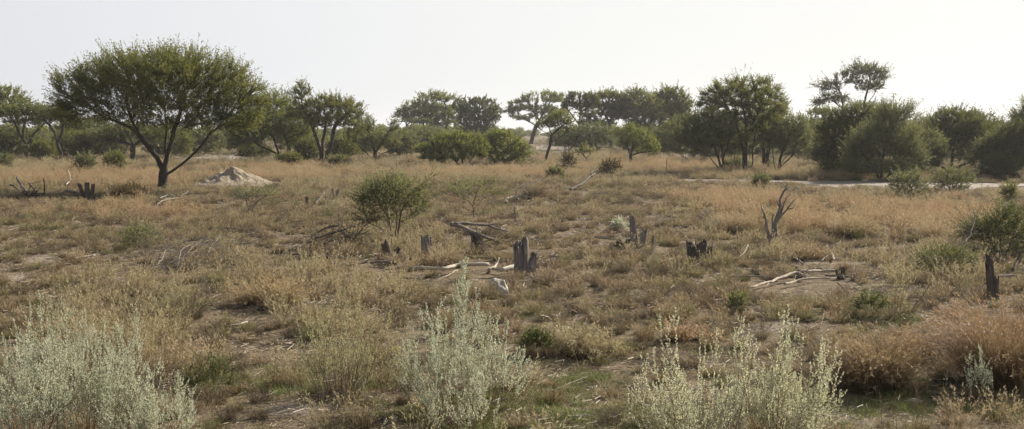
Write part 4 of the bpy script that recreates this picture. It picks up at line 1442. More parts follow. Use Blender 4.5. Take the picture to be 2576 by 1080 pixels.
simple_shrub('small green shrub in front of the track near the right edge', (2538, 512), 34, 52, 'leaf_olive', 62, 300, 2.2)
simple_shrub('dark bush on the far side of the track near the right edge', (2515, 452), 110, 66, 'leaf_dark', 63, 600, 3.8)
simple_shrub('grey bush at the foot of the fine branched leaning tree', (1850, 432), 70, 34, 'leaf_grey', 64, 350, 3)
shrub('thin pale shrub with bare pale stems in front of the termite mound', (630, 537),
      [[(628, 537), (636, 520), (650, 505), (672, 492)], [(628, 537), (622, 510), (612, 490)], [(636, 520), (660, 500)]],
      [(645, 490, 58, 18), (615, 495, 36, 22), (680, 492, 26, 14)], 4, 380, 1.1, 'leaf_grey', 65, 'twig', tip=.004)
shrub('sparse wiry shrub with two forked thin stems above the forked fallen branch', (1194, 548),
      [[(1194, 548), (1190, 520), (1176, 506), (1154, 496), (1130, 492)], [(1190, 520), (1196, 496), (1203, 476), (1220, 462)], [(1192, 530), (1215, 500), (1245, 488)]],
      [(1140, 485, 40, 14), (1205, 470, 36, 16), (1248, 490, 36, 14), (1190, 490, 60, 16)], 4, 420, 1.2, 'leaf_grey', 66, 'twig', tip=.003, leaf_l=.05)
shrub('dark leafy weed clump half hidden by the yellow grass mound', (1350, 896), fan((1350, 896), 70, 66), [(1350, 860, 38, 30), (1330, 872, 22, 20), (1372, 870, 20, 22)], 5, 500, 3.2, 'leaf_fresh', 67, 'twig', leaf_l=.024, shoot=(.05, .13), D=.028, tip=.0016)
shrub('low green leafy weed in the grass right of the long fallen limbs', (2190, 796), fan((2190, 796), 80, 60), [(2190, 762, 40, 28), (2165, 775, 24, 16), (2215, 772, 22, 16)], 4, 420, 1.6, 'leaf_fresh', 68, 'twig', leaf_l=.026, shoot=(.06, .16), D=.04, tip=.002)
shrub('feathery green acacia seedling beside the left silver shrubs', (520, 1000), fan((520, 1000), 150, 110, 6), [(530, 945, 70, 44), (490, 960, 44, 34), (560, 970, 44, 26)], 5, 600, 1.5, 'leaf_fresh', 69, 'twig', leaf_l=.018, shoot=(.08, .22), D=.035, tip=.0015, spl=22)
simple_shrub('greyish weed patch in mid grass left of the brushwood', (352, 630), 100, 62, 'leaf_grey', 70, 420, 1.1, 3, tip=.002, leaf_l=.034, shoot=(.1, .25), bark='twig')
simple_shrub('tiny silvery dome shrub left of the tall forked stump', (1558, 588), 40, 28, 'silver', 71, 260, 1.6, 3, tip=.002, leaf_l=.03, shoot=(.06, .16), bark='twig')
simple_shrub('low dull green weed in front of the long fallen limbs', (1858, 792), 58, 54, 'leaf_grey', 72, 300, 1.4, 3, tip=.002, leaf_l=.026, shoot=(.06, .16), bark='twig')
simple_shrub('dark tangled undergrowth left of the red brown stump', (2380, 700), 150, 80, 'leaf_dark', 73, 600, 1.7, 4, tip=.0025, leaf_l=.032, shoot=(.1, .25), bark='dead_grey')
simple_shrub('faint green herb at mid left in open grass', (1030, 500), 70, 30, 'leaf_grey', 74, 260, 1.2, 3, tip=.003)

for _i, (lb, b_, w_, h_, lf_) in enumerate([
    ('rounded dark bush behind the left foot of the fine branched leaning tree', (1725, 399), 150, 92, 'leaf_olive'),
    ('dark green bush behind the fine branched leaning tree', (1795, 410), 120, 84, 'leaf_dark'),
    ('olive bush seen between the upright trunks of the tall rounded acacia', (1880, 404), 130, 96, 'leaf_dark'),
    ('olive bush behind the many stemmed fan shaped tree', (2015, 406), 120, 96, 'leaf_olive'),
    ('grey green bush filling the gap left of the dipping limb tree', (2322, 424), 120, 116, 'leaf_grey'),
    ('dark bush behind the right arm of the dipping limb tree', (2455, 426), 150, 124, 'leaf_dark'),
    ('low dark bush behind the small V stemmed tree', (1640, 394), 150, 62, 'leaf_dark'),
    ('green bush low behind the slim slanting acacia', (1430, 378), 90, 50, 'leaf_olive'),
    ('dark bush at the left edge behind the flat topped acacia', (30, 400), 120, 70, 'leaf_dark'),
    ('olive bush behind the leaning dark trunk on the left', (180, 402), 100, 64, 'leaf_olive'),
    ('grey green bush left of the stout upright trunk', (268, 401), 120, 70, 'leaf_grey'),
    ('green bush seen between the left and middle limbs of the big acacia', (425, 399), 120, 70, 'leaf_olive'),
    ('green bush seen right of the long right limb of the big acacia', (505, 394), 110, 66, 'leaf_grey'),
    ('dark bush behind the termite mound gravel patch', (590, 384), 120, 56, 'leaf_dark'),
    ('green bush behind the small sparse tree on gravel', (905, 395), 110, 62, 'leaf_olive'),
    ('grey bush between the small sparse tree and the light green pair', (1012, 398), 76, 60, 'leaf_grey'),
    ('low dark bush behind the touching pair of light green bushes', (1075, 384), 110, 52, 'leaf_dark'),
    ('dark thicket bush right of the wide thorn tree', (2545, 440), 110, 110, 'leaf_dark'),
    ('olive bush left of the dark domed thicket', (2085, 420), 100, 84, 'leaf_olive')]):
    simple_shrub(lb, b_, w_ * 1.12, h_ * 1.16, lf_, 200 + _i, 520, 3.6, low=.42)

# ---------------------------------------------------------------- far woodland that reads as one mass
def bush_src(seed, leafm):
    r = np.random.default_rng(seed)
    mb = MB()
    n = 2600
    e = [(0, 0, 1.4, 1.9, 1.9, 1.2)] + [(r.normal() * 1.2, r.normal() * 1.2, r.uniform(.9, 2.4), r.uniform(.7, 1.3), r.uniform(.7, 1.3), r.uniform(.4, .8)) for _ in range(6)]
    p = np.concatenate([sample_ell(r, np.array(k), n // 7) for k in e])
    d = norm(rand_unit(r, len(p)) + np.array([0, 0, .5]))
    rhombi(mb, p, d, perp(r, d), r.uniform(.2, .5, len(p)), .13, r.random(len(p)))
    return mb, leafm


FAR = source_set('far_bush', [bush_src(i, M[k]) for i, k in enumerate(['leaf_olive', 'leaf_grey', 'leaf_dark', 'leaf_olive', 'leaf_olive'])])
r = np.random.default_rng(8)
X, Y = [], []
for (n, ya, yb) in [(230, 145, 240), (360, 240, 480)]:
    y = r.uniform(ya, yb, n)
    x = r.uniform(-.6, .6, n) * y
    px, py = project(x, y, np.zeros(n))
    k = ~((np.abs(px - 1380) < 120) & (y < 330)) & ~((np.abs(px - 560) < 160) & (y < 200)) & ~((np.abs(px - 1230) < 140) & (y < 200))
    X.append(x[k]), Y.append(y[k])
X, Y = np.concatenate(X), np.concatenate(Y)
scatter('distant_thicket', 'far low woodland behind the trees along the horizon', 'woodland', FAR, np.stack([X, Y, hz(X, Y)], 1), r.random(len(X)) * 6.28, r.uniform(.7, 1.35, len(X)), r.integers(0, 5, len(X)))
# ---------------------------------------------------------------- silver foreground shrubs
SG = 'silver leaved shrubs in the foreground'
silver_shrub('silver_shrub', 'wide silver grey shrub in the bottom left corner, nearest and fullest', (70, 1150), 400, 340, 52, 101, group=SG, side=13, hvar=.5)
silver_shrub('silver_shrub', 'silver grey shrub second from the bottom left corner, rising behind a lower one', (215, 1120), 360, 300, 44, 102, group=SG, side=12)
silver_shrub('silver_shrub', 'low silver grey shrub at the right end of the bottom left mass', (370, 1135), 240, 270, 44, 103, group=SG, side=11, lean=.7)
silver_shrub('silver_shrub', 'taller spiky silver shrub at the back of the bottom left mass, beside pink stalks', (110, 990), 300, 220, 24, 104, group=SG, side=12, bare=.3, hvar=.6)
silver_shrub('silver_shrub', 'slim pale silver shoots growing among dry stalks on the left', (330, 1010), 270, 200, 14, 105, group=SG, side=8, bare=.4, hvar=.6)
silver_shrub('silver_shrub', 'tall upright silver grey shrub in the centre foreground with dry brown stems', (1165, 1050), 335, 350, 70, 106, group=SG, side=12, bare=.36, lean=.3, foot=.18)
silver_shrub('silver_shrub', 'single tall silver spike rising above the centre shrub in front of the boulder', (1188, 900), 305, 100, 4, 107, 'silver', 'twig', group=SG, side=34, sidelen=(.10, .28), bare=.2, hvar=.5)
silver_shrub('silver_shrub', 'short silver shoots at the bottom in front of the centre shrub', (1160, 1105), 220, 190, 22, 108, group=SG, side=7, bare=.35, hvar=.5)
silver_shrub('silver_shrub', 'lone silver spike at the bottom edge left of the centre shrub', (985, 1128), 95, 26, 2, 109, group=SG, side=6, bare=.1, sidelen=(.05, .1))
silver_shrub('silver_shrub', 'pale cream green silver shrub with tall spikes, left half of the right foreground pair', (1745, 1150), 410, 350, 40, 110, 'silver_warm', group=SG, side=14, bare=.25, lean=.7, hvar=.62)
silver_shrub('silver_shrub', 'pale cream green silver shrub, right and bushier half of the right foreground pair', (1960, 1140), 390, 350, 52, 111, 'silver_warm', group=SG, side=14, bare=.3, lean=.6, hvar=.6)
silver_shrub('silver_shrub', 'low outer silver branches at the left foot of the right foreground pair', (1660, 1120), 210, 170, 14, 112, 'silver_warm', group=SG, side=10, lean=.9)
silver_shrub('silver_shrub', 'small lone silver sapling in front of the rust grass on the right', (2452, 1012), 150, 70, 5, 113, group=SG, side=14, bare=.2, sidelen=(.08, .2))
silver_shrub('silver_shrub', 'tiny thin silver sprig left of the lone silver sapling', (2382, 974), 54, 20, 2, 114, group=SG, side=5, bare=.1, sidelen=(.04, .09))
silver_shrub('herb_clump', 'dry yellowish grey herbs with thin brown stems left of the centre silver shrub', (865, 1005), 300, 260, 64, 115, 'herb', 'twig', 'herbs', None, .022, .35, .3, .3, 6, (.08, .2), .7)
silver_shrub('herb_clump', 'greyish herb clump filling the gap between dry herbs and the centre silver shrub', (985, 990), 240, 150, 34, 116, 'herb', 'stem_rust', 'herbs', None, .022, .35, .3, .4, 6, (.08, .2), .6)
silver_shrub('herb_clump', 'thin wiry brown herb stems at the bottom right', (2270, 1120), 180, 170, 16, 117, 'leaf_brown', 'stem_rust', 'herbs', None, .018, .3, .4, .55, 3, (.08, .2), .15)
silver_shrub('herb_clump', 'fine dry stalks standing in the right middle ground near the fallen limbs', (2250, 800), 170, 200, 22, 118, 'herb', 'twig', 'herbs', None, .03, .3, .3, .5, 4, (.1, .25), .3)
silver_shrub('herb_clump', 'dead grey herb stems in front of the brushwood heap', (470, 790), 140, 230, 30, 119, 'herb', 'twig', 'herbs', None, .025, .3, .3, .5, 3, (.1, .2), .3)

# ---------------------------------------------------------------- big grass clumps
def grass_clump(label, base, w, h, n, mat, seed, curve=.7, bw=.0045, lean=(.05, .85), head=.25, group=None, hmin=.45, dep=.7, name='grass_clump'):
    h = h * 1.0
    r = np.random.default_rng(seed)
    o = G(*base)
    s = o[1] / F
    big = MB()
    sub = max(1, int(w / h * 2.2))
    for i in range(sub):
        q = r.uniform(-1, 1)
        m = blades(r, max(20, n // sub), h * s * .28, (h * s * hmin * .9, h * s * (1.12 - .45 * q * q)), lean, curve, bw, 4, head)
        v = np.concatenate(m.v) + np.array([q * w * s * .5 * .8, r.uniform(-.5, .5) * w * s * dep * .5, 0])
        v[:, 2] += hz(v[:, 0] + o[0], v[:, 1] + o[1]) - o[2]
        off = 0
        big.add(v, [np.concatenate(l) for l in m.f.values()], v=np.concatenate(m.a['v']), t=np.concatenate(m.a['t']))
    e = ob(name, big.mesh(name, M[mat]), None, o)
    tag(e, label, 'grass clump', group)
    return e


grass_clump('large rust red grass clump at the right edge, tallest of the rust clumps', (2500, 962), 250, 235, 3600, 'g_rust', 1, bw=.005)
grass_clump('broad rust and straw grass clump left of the tallest rust clump', (2275, 972), 280, 175, 3200, 'g_rust', 2, bw=.005)
grass_clump('reddish straw grass clump behind and above the broad rust clump', (2390, 900), 220, 125, 1400, 'g_rust', 3)
grass_clump('yellow green grass mound left of centre right, beside the leafy weed', (1450, 893), 160, 105, 1700, 'g_straw', 4, curve=1.0)
grass_clump('pinkish tan feather grass clump left of the fallen pale log', (672, 765), 150, 90, 1500, 'g_pink', 5)
grass_clump('tan grass tuft around the two middle stumps', (1120, 668), 130, 60, 900, 'g_straw', 6)
grass_clump('dark brown grass clump in mid field below a grey green shrub', (1346, 503), 74, 48, 1100, 'g_brown', 7, bw=.011)
grass_clump('brown grass clump left of the light green bush by the track', (2225, 503), 90, 46, 700, 'g_straw', 8, bw=.012)
grass_clump('dark grass under the round olive thorn bush', (820, 644), 190, 44, 1300, 'g_brown', 9, bw=.007)
grass_clump('brown dry tuft at the foot of the yellow green flat bush', (2388, 508), 44, 50, 500, 'g_pink', 10, bw=.012)
grass_clump('tall straw pink dry stalks behind the bottom left silver shrubs', (250, 960), 300, 260, 300, 'g_straw', 11, curve=.3, lean=(.02, .3), bw=.005, head=.7)
grass_clump('brownish dry stalks right of the tallest dry stalks', (430, 960), 180, 190, 260, 'g_straw', 12, curve=.3, lean=(.02, .35), bw=.005, head=.6)
grass_clump('pinkish grass tuft at the shaded foot of the rust clumps', (1735, 860), 150, 60, 700, 'g_pink', 13)
grass_clump('tan grass clump below the dead bare shrub', (2010, 655), 200, 55, 1100, 'g_dry', 14, bw=.007)
grass_clump('straw grass tuft between the tall forked stump and the dead bare shrub', (1840, 590), 150, 66, 900, 'g_straw', 15, bw=.007)
grass_clump('reddish feather grass clump right of the dead bare shrub', (2110, 600), 180, 70, 1300, 'g_pink', 16, bw=.007)
grass_clump('reddish feather grass clump left of the loose green shrub', (2320, 602), 200, 66, 1300, 'g_pink', 17, bw=.007)
grass_clump('greenish olive tussock right of the low silver weed', (1690, 800), 120, 44, 700, 'g_dry', 18)


# ---------------------------------------------------------------- stumps
def stump_piece(mb, rng, c, r, h, lean=(0, 0), jag=.25, flare=.5, sides=38, squash=.8, rot=0.0, slant=0.0, rtop=.8):
    a = np.linspace(0, 2 * PI, sides, endpoint=False)
    lob = 1 + .10 * np.cos(a * 3 + rng.random() * 6) + .07 * np.cos(a * 5 + rng.random() * 6) + rng.normal(size=sides) * .06
    spl = rng.random(sides)
    sm_ = sum(np.roll(spl, k) for k in range(-3, 4)) / 7
    sm_ = (sm_ - sm_.min()) / max(np.ptp(sm_), 1e-6)
    spl = .72 * sm_ + .28 * (.5 * spl + .5 * np.roll(spl, 1))
    top = h * (1 - jag * spl + slant * np.cos(a - rot))
    lv = np.array([-.05 / h, 0, .06, .16, .32, .5, .68, .84, .94, 1.0])
    V, A = [], []
    for l in lv:
        k = (1 + flare * math.exp(-max(l, 0) * 9)) * (1 + (rtop - 1) * max(l, 0))
        rr = r * k * lob * (1 + rng.normal(size=sides) * .015)
        z = top * l
        V.append(np.stack([c[0] + np.cos(a) * rr + lean[0] * z, c[1] + np.sin(a) * rr * squash + lean[1] * z, c[2] + z], 1))
        A.append(np.stack([np.cos(a) * r, np.sin(a) * r, z], 1))
    for k, dz in ((.72, -.05 * h), (.35, -.16 * h)):
        z = top + dz - jag * h * .3 * rng.random(sides)
        V.append(np.stack([c[0] + np.cos(a) * r * k * lob * rtop + lean[0] * z, c[1] + np.sin(a) * r * k * lob * squash * rtop + lean[1] * z, c[2] + z], 1))
        A.append(np.stack([np.cos(a) * r * k, np.sin(a) * r * k, z], 1))
    zc = float(np.mean(top)) * .82
    V.append(np.array([[c[0] + lean[0] * zc, c[1] + lean[1] * zc, c[2] + zc]]))
    A.append(np.array([[0, 0, zc]]))
    m = len(lv) + 2
    k = np.arange(sides)
    k2 = (k + 1) % sides
    b = (np.arange(m - 1) * sides)[:, None]
    q = np.stack([b + k, b + k2, b + sides + k2, b + sides + k], -1).reshape(-1, 4)
    e = (m - 1) * sides
    t = np.stack([e + k, e + k2, np.full(sides, m * sides)], 1)
    mb.add(np.concatenate(V), [q, t], grain=np.concatenate(A))


def stump(label, base, pieces, mat='dead_grey', seed=1, splinters=3):
    """pieces: (dx px, half-width px, height px, lean, jag, slant)"""
    rng = np.random.default_rng(seed)
    o = G(*base)
    s = o[1] / F
    mb = MB()
    for p in pieces:
        dx, hw, hh = p[:3]
        lean = p[3] if len(p) > 3 else 0
        jag = p[4] if len(p) > 4 else .2
        sl = p[5] if len(p) > 5 else 0
        stump_piece(mb, rng, (dx * s, rng.uniform(-.4, .4) * hw * s, 0), hw * s * .86, hh * s, (lean, rng.normal() * .05), jag, slant=sl, rot=rng.random() * 6)
    for _ in range(splinters):
        p = pieces[rng.integers(len(pieces))]
        x = (p[0] + rng.uniform(-1, 1) * p[1]) * s
        z0 = p[2] * s * rng.uniform(.3, .85)
        l = p[2] * s * rng.uniform(.12, .3)
        a = rng.random() * 6.28
        y = math.sin(a) * p[1] * s * .6
        tube(mb, [(x, y, z0), (x + math.cos(a) * l * .15, y + math.sin(a) * l * .15, z0 + l * .6), (x + math.cos(a) * l * .3, y + math.sin(a) * l * .3, z0 + l)], [.012, .008, .002], 4)
    e = ob('tree_stump', mb.mesh('tree_stump', M[mat], True), None, o)
    tag(e, label, 'tree stump', 'dead tree stumps')
    return e


stump('tall split grey stump with a lower pointed prong on its right, beside the boulder', (1316, 692), [(-8, 16, 92, -.09, .34, .1), (6, 12, 104, -.01, .30, .05), (19, 12, 60, .12, .4, .2), (3, 23, 30, 0, .4)], 'dead_grey', 1, 5)
stump('stout straight grey stump in tan grass between two other stumps', (1074, 664), [(0, 14, 76, -.06, .10), (7, 8, 70, .02, .15)], 'dead_grey', 2, 4)
stump('dark hollow stump at the foot of the round olive thorn bush', (985, 653), [(-4, 13, 50, -.28, .3, .1), (14, 6, 34, .2, .4)], 'dead_dark', 3, 4)
stump('dark stump carrying the forked fallen branch', (1202, 633), [(0, 14, 48, -.05, .25), (-6, 8, 58, -.12, .3)], 'dead_dark', 4, 5)
stump('tall thin forked stump with a spike and shorter jagged prongs to its right', (1602, 622), [(-5, 10, 84, -.10, .14, .1), (12, 11, 46, .16, .35, .2), (40, 4, 34, .05, .2)], 'dead_grey', 5, 4)
stump('low wide jagged stump, broad and dark, left of the dead bare shrub', (1756, 668), [(0, 27, 58, .0, .38, .06), (-14, 12, 64, -.14, .3), (6, 15, 72, .05, .3), (20, 11, 56, .2, .36)], 'dead_dark', 6, 12)
stump('dark brown post shaped stump near the right edge', (2498, 756), [(0, 12, 118, -.12, .18, .08), (-4, 9, 104, -.15, .3), (5, 9, 70, .0, .4)], 'dead_dark', 7, 6)
stump('black clustered stump of cut stems at the edge of the acacia shade', (220, 503), [(-8, 6, 42, -.28, .1), (0, 7, 44, .0, .08), (10, 6, 40, .16, .1), (2, 14, 20, 0, .2)], 'dead_dark', 8, 2)
stump('short dark leaning stump in open grass right of the mound', (773, 524), [(0, 6, 31, -.02, .15)], 'dead_red', 9, 2)
stump('pale forked stub behind the short dark leaning stump', (842, 503), [(-2, 4, 30, -.12, .1), (3, 4, 27, .22, .1)], 'dead_grey', 10, 1)
stump('tiny dark stump in front of the termite mound', (549, 492), [(0, 5, 12, 0, .25)], 'dead_dark', 11, 2)
stump('small reddish jagged stump far out in mid field', (1326, 453), [(-3, 4, 17, -.1, .35), (3, 4, 15, .1, .35)], 'dead_red', 12, 2)
stump('small dark stump with a slanted prong beside the long fallen limbs', (2120, 703), [(0, 7, 34, .02, .3), (-10, 4, 30, -.35, .3)], 'dead_dark', 13, 3)
stump('little split stump leaning right, next to the small dark stump', (2146, 706), [(0, 6, 19, .4, .3)], 'dead_grey', 14, 2)
stump('small weathered root stub behind the long fallen limbs', (2007, 700), [(0, 6, 24, -.1, .4), (8, 4, 18, .4, .4)], 'dead_grey', 15, 4)
stump('dark peg like stump in the grass far right of the bleached branch', (1678, 494), [(0, 3, 17, -.2, .2)], 'dead_dark', 16, 1)


# ---------------------------------------------------------------- fallen wood
LIFT = .06


def wood(name, label, cat, paths, mat, seed=1, twigs=0, group=None, sides=8, twlen=(.1, .35), plane=None, rough=.12):
    """paths: (px list [(px, py[, lift m])], r0, r1); lying on the ground, or in the upright plane of the foot `plane`"""
    rng = np.random.default_rng(seed)
    if plane:
        o = G(*plane)
    else:
        o = G(*paths[0][0][0][:2])
    mb = MB()
    lines = []
    for pts, r0, r1 in paths:
        q = []
        for p in pts:
            if plane:
                w = P(p[0], p[1], o[1] + (p[2] if len(p) > 2 else 0))
            else:
                w = G(p[0], p[1]) + np.array([0, 0, (p[2] if len(p) > 2 else 0)])
            q.append(w - o)
        q = np.array(q)
        L = np.linalg.norm(np.diff(q, axis=0), axis=1).sum()
        q = resample(q, max(.05, L / 26))
        n = len(q)
        rr = np.linspace(r0, r1, n) * .78
        if not plane:
            q[:, 2] = np.maximum(q[:, 2], hz(q[:, 0] + o[0], q[:, 1] + o[1]) - o[2]) + rr * .8 + LIFT
        wob = np.cumsum(rng.normal(size=(n, 3)), 0)
        wob -= np.linspace(0, 1, n)[:, None] * wob[-1]
        q += wob * L * .004 * np.array([1, 1, .6])
        rr = rr * (1 + (rng.random(n) - .5) * .22)
        tube(mb, q, rr, sides, True, rng, rough, rng.random() * 5)
        lines.append((q, r0, L))
    for _ in range(twigs):
        q, r0, L = lines[rng.integers(len(lines))]
        i = rng.integers(1, len(q))
        d = norm(rng.normal(size=3) * np.array([1, .8, .5]) + np.array([0, 0, .45]) + norm(q[i] - q[i - 1]) * .9)
        l = rng.uniform(*twlen)
        a = q[i]
        bnd = rng.normal(size=3) * .25
        pts = np.array([a, a + d * l * .35 + bnd * l * .05, a + d * l * .7 + bnd * l * .2, a + d * l + bnd * l * .45])
        r = r0 * rng.uniform(.15, .35)
        tube(mb, pts, [r, r * .8, r * .55, r * .2], 4)
        if rng.random() < .6:
            d2 = norm(d + rng.normal(size=3) * .6)
            k = pts[2]
            tube(mb, [k, k + d2 * l * .25, k + d2 * l * .5], [r * .5, r * .35, r * .12], 3)
    e = ob(name, mb.mesh(name, M[mat], True), None, o)
    tag(e, label, cat, group)
    return e


B = lambda label, paths, mat, seed, twigs=0, **k: wood('fallen_branch', label, 'branch', paths, mat, seed, twigs, **k)
wood('forked_branch', 'grey forked dead branch propped on the dark stump above the tall silver spike', 'branch',
     [([(1131, 563), (1145, 567), (1163, 571), (1193, 586), (1220, 597), (1246, 604, .3)], .055, .022), ([(1142, 564), (1165, 560, .1), (1195, 564, .15), (1228, 567, .2), (1253, 577, .2), (1278, 582, .2)], .045, .022),
      ([(1166, 574), (1176, 584), (1186, 596), (1194, 612)], .03, .02), ([(1228, 567, .2), (1234, 557, .2), (1241, 545, .2)], .012, .005), ([(1190, 585), (1204, 604, -.1), (1216, 622, -.15), (1222, 632, -.2)], .015, .006)], 'dead_grey', 1, 12, None, 8, (.15, .45), (1202, 633))
B('long thin grey log lying left of the dark hollow stump', [([(729, 651), (764, 648), (819, 653), (859, 658), (895, 664)], .04, .018), ([(764, 648), (790, 662)], .015, .006)], 'dead_grey', 2, 6)
B('pale stick lying just below the long thin grey log', [([(829, 671), (862, 673), (897, 676)], .02, .012)], 'dead_pale', 3, 4)
B('short dark log below the dark hollow stump', [([(922, 673), (950, 671), (984, 672)], .035, .03), ([(930, 670), (960, 666), (978, 668)], .015, .01)], 'dead_grey', 4, 5)
B('bleached crooked log left of the boulder', [([(1030, 692, .03), (1052, 693, .05), (1082, 696, .06), (1120, 696, .06), (1153, 687, .06), (1195, 687, .06), (1230, 684, .04)], .036, .044), ([(1153, 687), (1120, 705), (1085, 706)], .014, .006)], 'dead_pale', 5, 8)
B('forked pale end piece standing up above the boulder', [([(1228, 690), (1243, 686, .02), (1252, 680, .06), (1256, 678, .14)], .035, .015), ([(1240, 688), (1262, 690)], .03, .02)], 'dead_pale', 6, 4)
B('short white split log at the foot of the tall split stump', [([(1262, 692), (1288, 688, .02), (1314, 683, .05)], .045, .05)], 'dead_white', 7, 1)
B('longest pale limb lying in the bare patch on the right', [([(1866, 735), (1896, 734), (1936, 722), (1979, 709, .05), (2004, 704, .06), (2026, 708)], .022, .034), ([(1936, 722), (1928, 730)], .012, .005)], 'dead_pale', 8, 6)
B('curved pale limb crossing behind the longest one', [([(2009, 697), (2029, 704, .06), (2066, 700, .04), (2102, 697, .03)], .024, .032)], 'dead_pale', 9, 3)
B('straight pale limb lying in front of the longest one', [([(1974, 727), (2004, 720), (2039, 712), (2060, 710), (2086, 710)], .028, .013)], 'dead_pale', 10, 4)
B('long thin greyish pole left of the pale limbs', [([(1836, 706), (1870, 707), (1904, 706), (1949, 709), (1990, 704)], .014, .022)], 'dead_grey', 11, 6)
B('thin dark pole running right past the small dark stump', [([(2076, 704), (2129, 706), (2160, 711), (2195, 712)], .02, .012)], 'dead_grey', 12, 6)
B('slanting twig in front of the small dark stump', [([(2116, 709, .05), (2128, 722), (2142, 740)], .012, .006)], 'dead_dark', 13, 2)
B('pale bent branch piece left of the long pole, curling upward', [([(1811, 660), (1838, 661), (1858, 660), (1870, 653, .05), (1881, 648, .16)], .012, .022)], 'dead_pale', 14, 5)
B('thin twiggy branch lying behind the pale limbs', [([(1930, 661), (1954, 664), (1994, 660, .05), (2019, 674)], .013, .02), ([(2024, 666), (2066, 665), (2082, 659, .05)], .012, .016)], 'dead_grey', 15, 14)
B('hooked white branch stub behind the pale limbs', [([(2078, 650, .02), (2090, 650, .04), (2097, 655, .03), (2096, 662)], .03, .02)], 'dead_white', 16, 2)
B('straight pale pole in shade left of the dark undergrowth', [([(2247, 666), (2279, 672), (2320, 676)], .016, .012)], 'dead_pale', 17, 4)
B('stick lying at the foot of the dead bare shrub', [([(1930, 610), (1954, 608), (1979, 613), (1992, 611)], .014, .008)], 'dead_grey', 18, 3)
B('thin dry stick left of the dead bare shrub foot', [([(1871, 630), (1895, 629), (1916, 629)], .014, .008)], 'dead_grey', 19, 3)
B('long pale root log running left from the tall forked stump', [([(1500, 605), (1530, 608), (1558, 613), (1572, 617)], .02, .03)], 'dead_grey', 20, 4)
B('thick dark butt log at the foot of the tall forked stump', [([(1557, 624), (1572, 620), (1592, 620)], .085, .07)], 'dead_dark', 21, 2)
B('small pale stick right of the tall forked stump foot', [([(1598, 629), (1612, 625), (1626, 620, .03)], .016, .01)], 'dead_pale', 22, 1)
B('thin stick leaning in grass left of the tall forked stump', [([(1452, 567, .12), (1466, 578, .06), (1479, 590)], .012, .007), ([(1457, 588), (1480, 594), (1499, 603)], .016, .01)], 'dead_grey', 23, 5)
B('short dark stick lying above the root log', [([(1484, 566), (1498, 571), (1514, 578)], .02, .012)], 'dead_grey', 24, 1)
B('pale stick lying in grass left of the low jagged stump', [([(1655, 669), (1674, 664), (1694, 658)], .016, .01)], 'dead_pale', 25, 3)
B('dark stick poking up from grass left of the low jagged stump', [([(1628, 671), (1637, 664, .08), (1649, 658, .28)], .02, .01)], 'dead_dark', 26, 2)
B('bleached white branch lying in mid field beside the bare sapling', [([(1275, 515), (1277, 509, .05), (1287, 505, .08), (1304, 503, .1), (1337, 504, .06)], .035, .022), ([(1295, 505, .08), (1312, 510), (1332, 509)], .025, .015)], 'dead_white', 27, 5)
B('long dark leaning branch in mid field right of the grass clump', [([(1436, 483), (1450, 479), (1466, 476, .1), (1482, 472, .3), (1496, 466, .45)], .07, .05), ([(1490, 470, .35), (1498, 466, .75)], .05, .03)], 'dead_dark', 28, 5)
B('tangled dead bough right of the long dark leaning branch', [([(1497, 478), (1512, 480, .15), (1526, 487)], .03, .02), ([(1490, 492), (1520, 493, .05), (1554, 496)], .025, .015)], 'dead_grey', 29, 22, twlen=(.2, .6))
B('dark fallen bough left of the grass clump in mid field', [([(1298, 480), (1325, 475, .15), (1352, 470, .2), (1372, 467, .25)], .035, .02)], 'dead_dark', 30, 8, twlen=(.2, .5))
B('dark branches lying at the left edge of the acacia shade', [([(28, 487, .25), (46, 490, .15), (62, 495)], .05, .045), ([(43, 483, .5), (54, 488, .25), (68, 496)], .06, .055), ([(76, 488, .35), (84, 491, .2), (92, 496)], .05, .045), ([(60, 496), (90, 497), (112, 496)], .14, .08)], 'dead_dark', 31, 16, twlen=(.2, .6))
B('curved dark log left of the black clustered stump', [([(148, 496), (165, 493, .1), (186, 496, .05), (204, 500)], .07, .07)], 'dead_dark', 32, 3)
B('white forked branch standing in grass beyond the black clustered stump', [([(166, 472), (176, 468, .1), (175, 462, .25), (174, 458, .5)], .03, .015), ([(176, 466, .15), (190, 466, .2)], .03, .015)], 'dead_white', 33, 2)
B('short pale stick in grass left of the big acacia trunk', [([(285, 459), (290, 456, .12)], .025, .015)], 'dead_white', 34, 0)
B('dead bough with white broken tip in front of the big acacia', [([(378, 537), (400, 526, .1), (418, 520, .15), (440, 512, .1)], .02, .03), ([(402, 520, .2), (420, 517, .25), (436, 518, .2)], .03, .025), ([(440, 512, .1), (456, 503, .05), (474, 492, .1)], .025, .012)], 'dead_grey', 35, 16, twlen=(.2, .55))
B('leaning dark post fragment beside the short dark leaning stump', [([(793, 520), (804, 514, .1), (817, 508, .25)], .05, .04)], 'dead_dark', 36, 1)
B('thin dead pole standing between the short stump and the forked stub', [([(820, 530), (820, 529, .35), (821, 528, .75)], .018, .01)], 'dead_grey', 37, 2)
B('pale stick lying beside the small bare patch on the left', [([(188, 660), (212, 655), (240, 651)], .022, .014)], 'dead_white', 38, 3)
B('short pale stick on the bare patch at the left', [([(118, 663), (136, 661), (152, 661)], .02, .014)], 'dead_pale', 39, 2)
B('thin pale stick at the lower edge of the bare patch on the left', [([(0, 735), (30, 735), (62, 737)], .012, .01)], 'dead_dark', 40, 3)
B('small cream stick alone in short grass left of centre', [([(577, 834), (595, 832), (606, 829), (622, 823)], .018, .012)], 'dead_white', 41, 1)
B('brown bent branch lying under the round olive thorn bush', [([(783, 601), (820, 598, .15), (852, 597, .2), (880, 612)], .025, .02), ([(852, 597, .2), (853, 592, .5)], .015, .008)], 'dead_dark', 42, 10, twlen=(.2, .5))
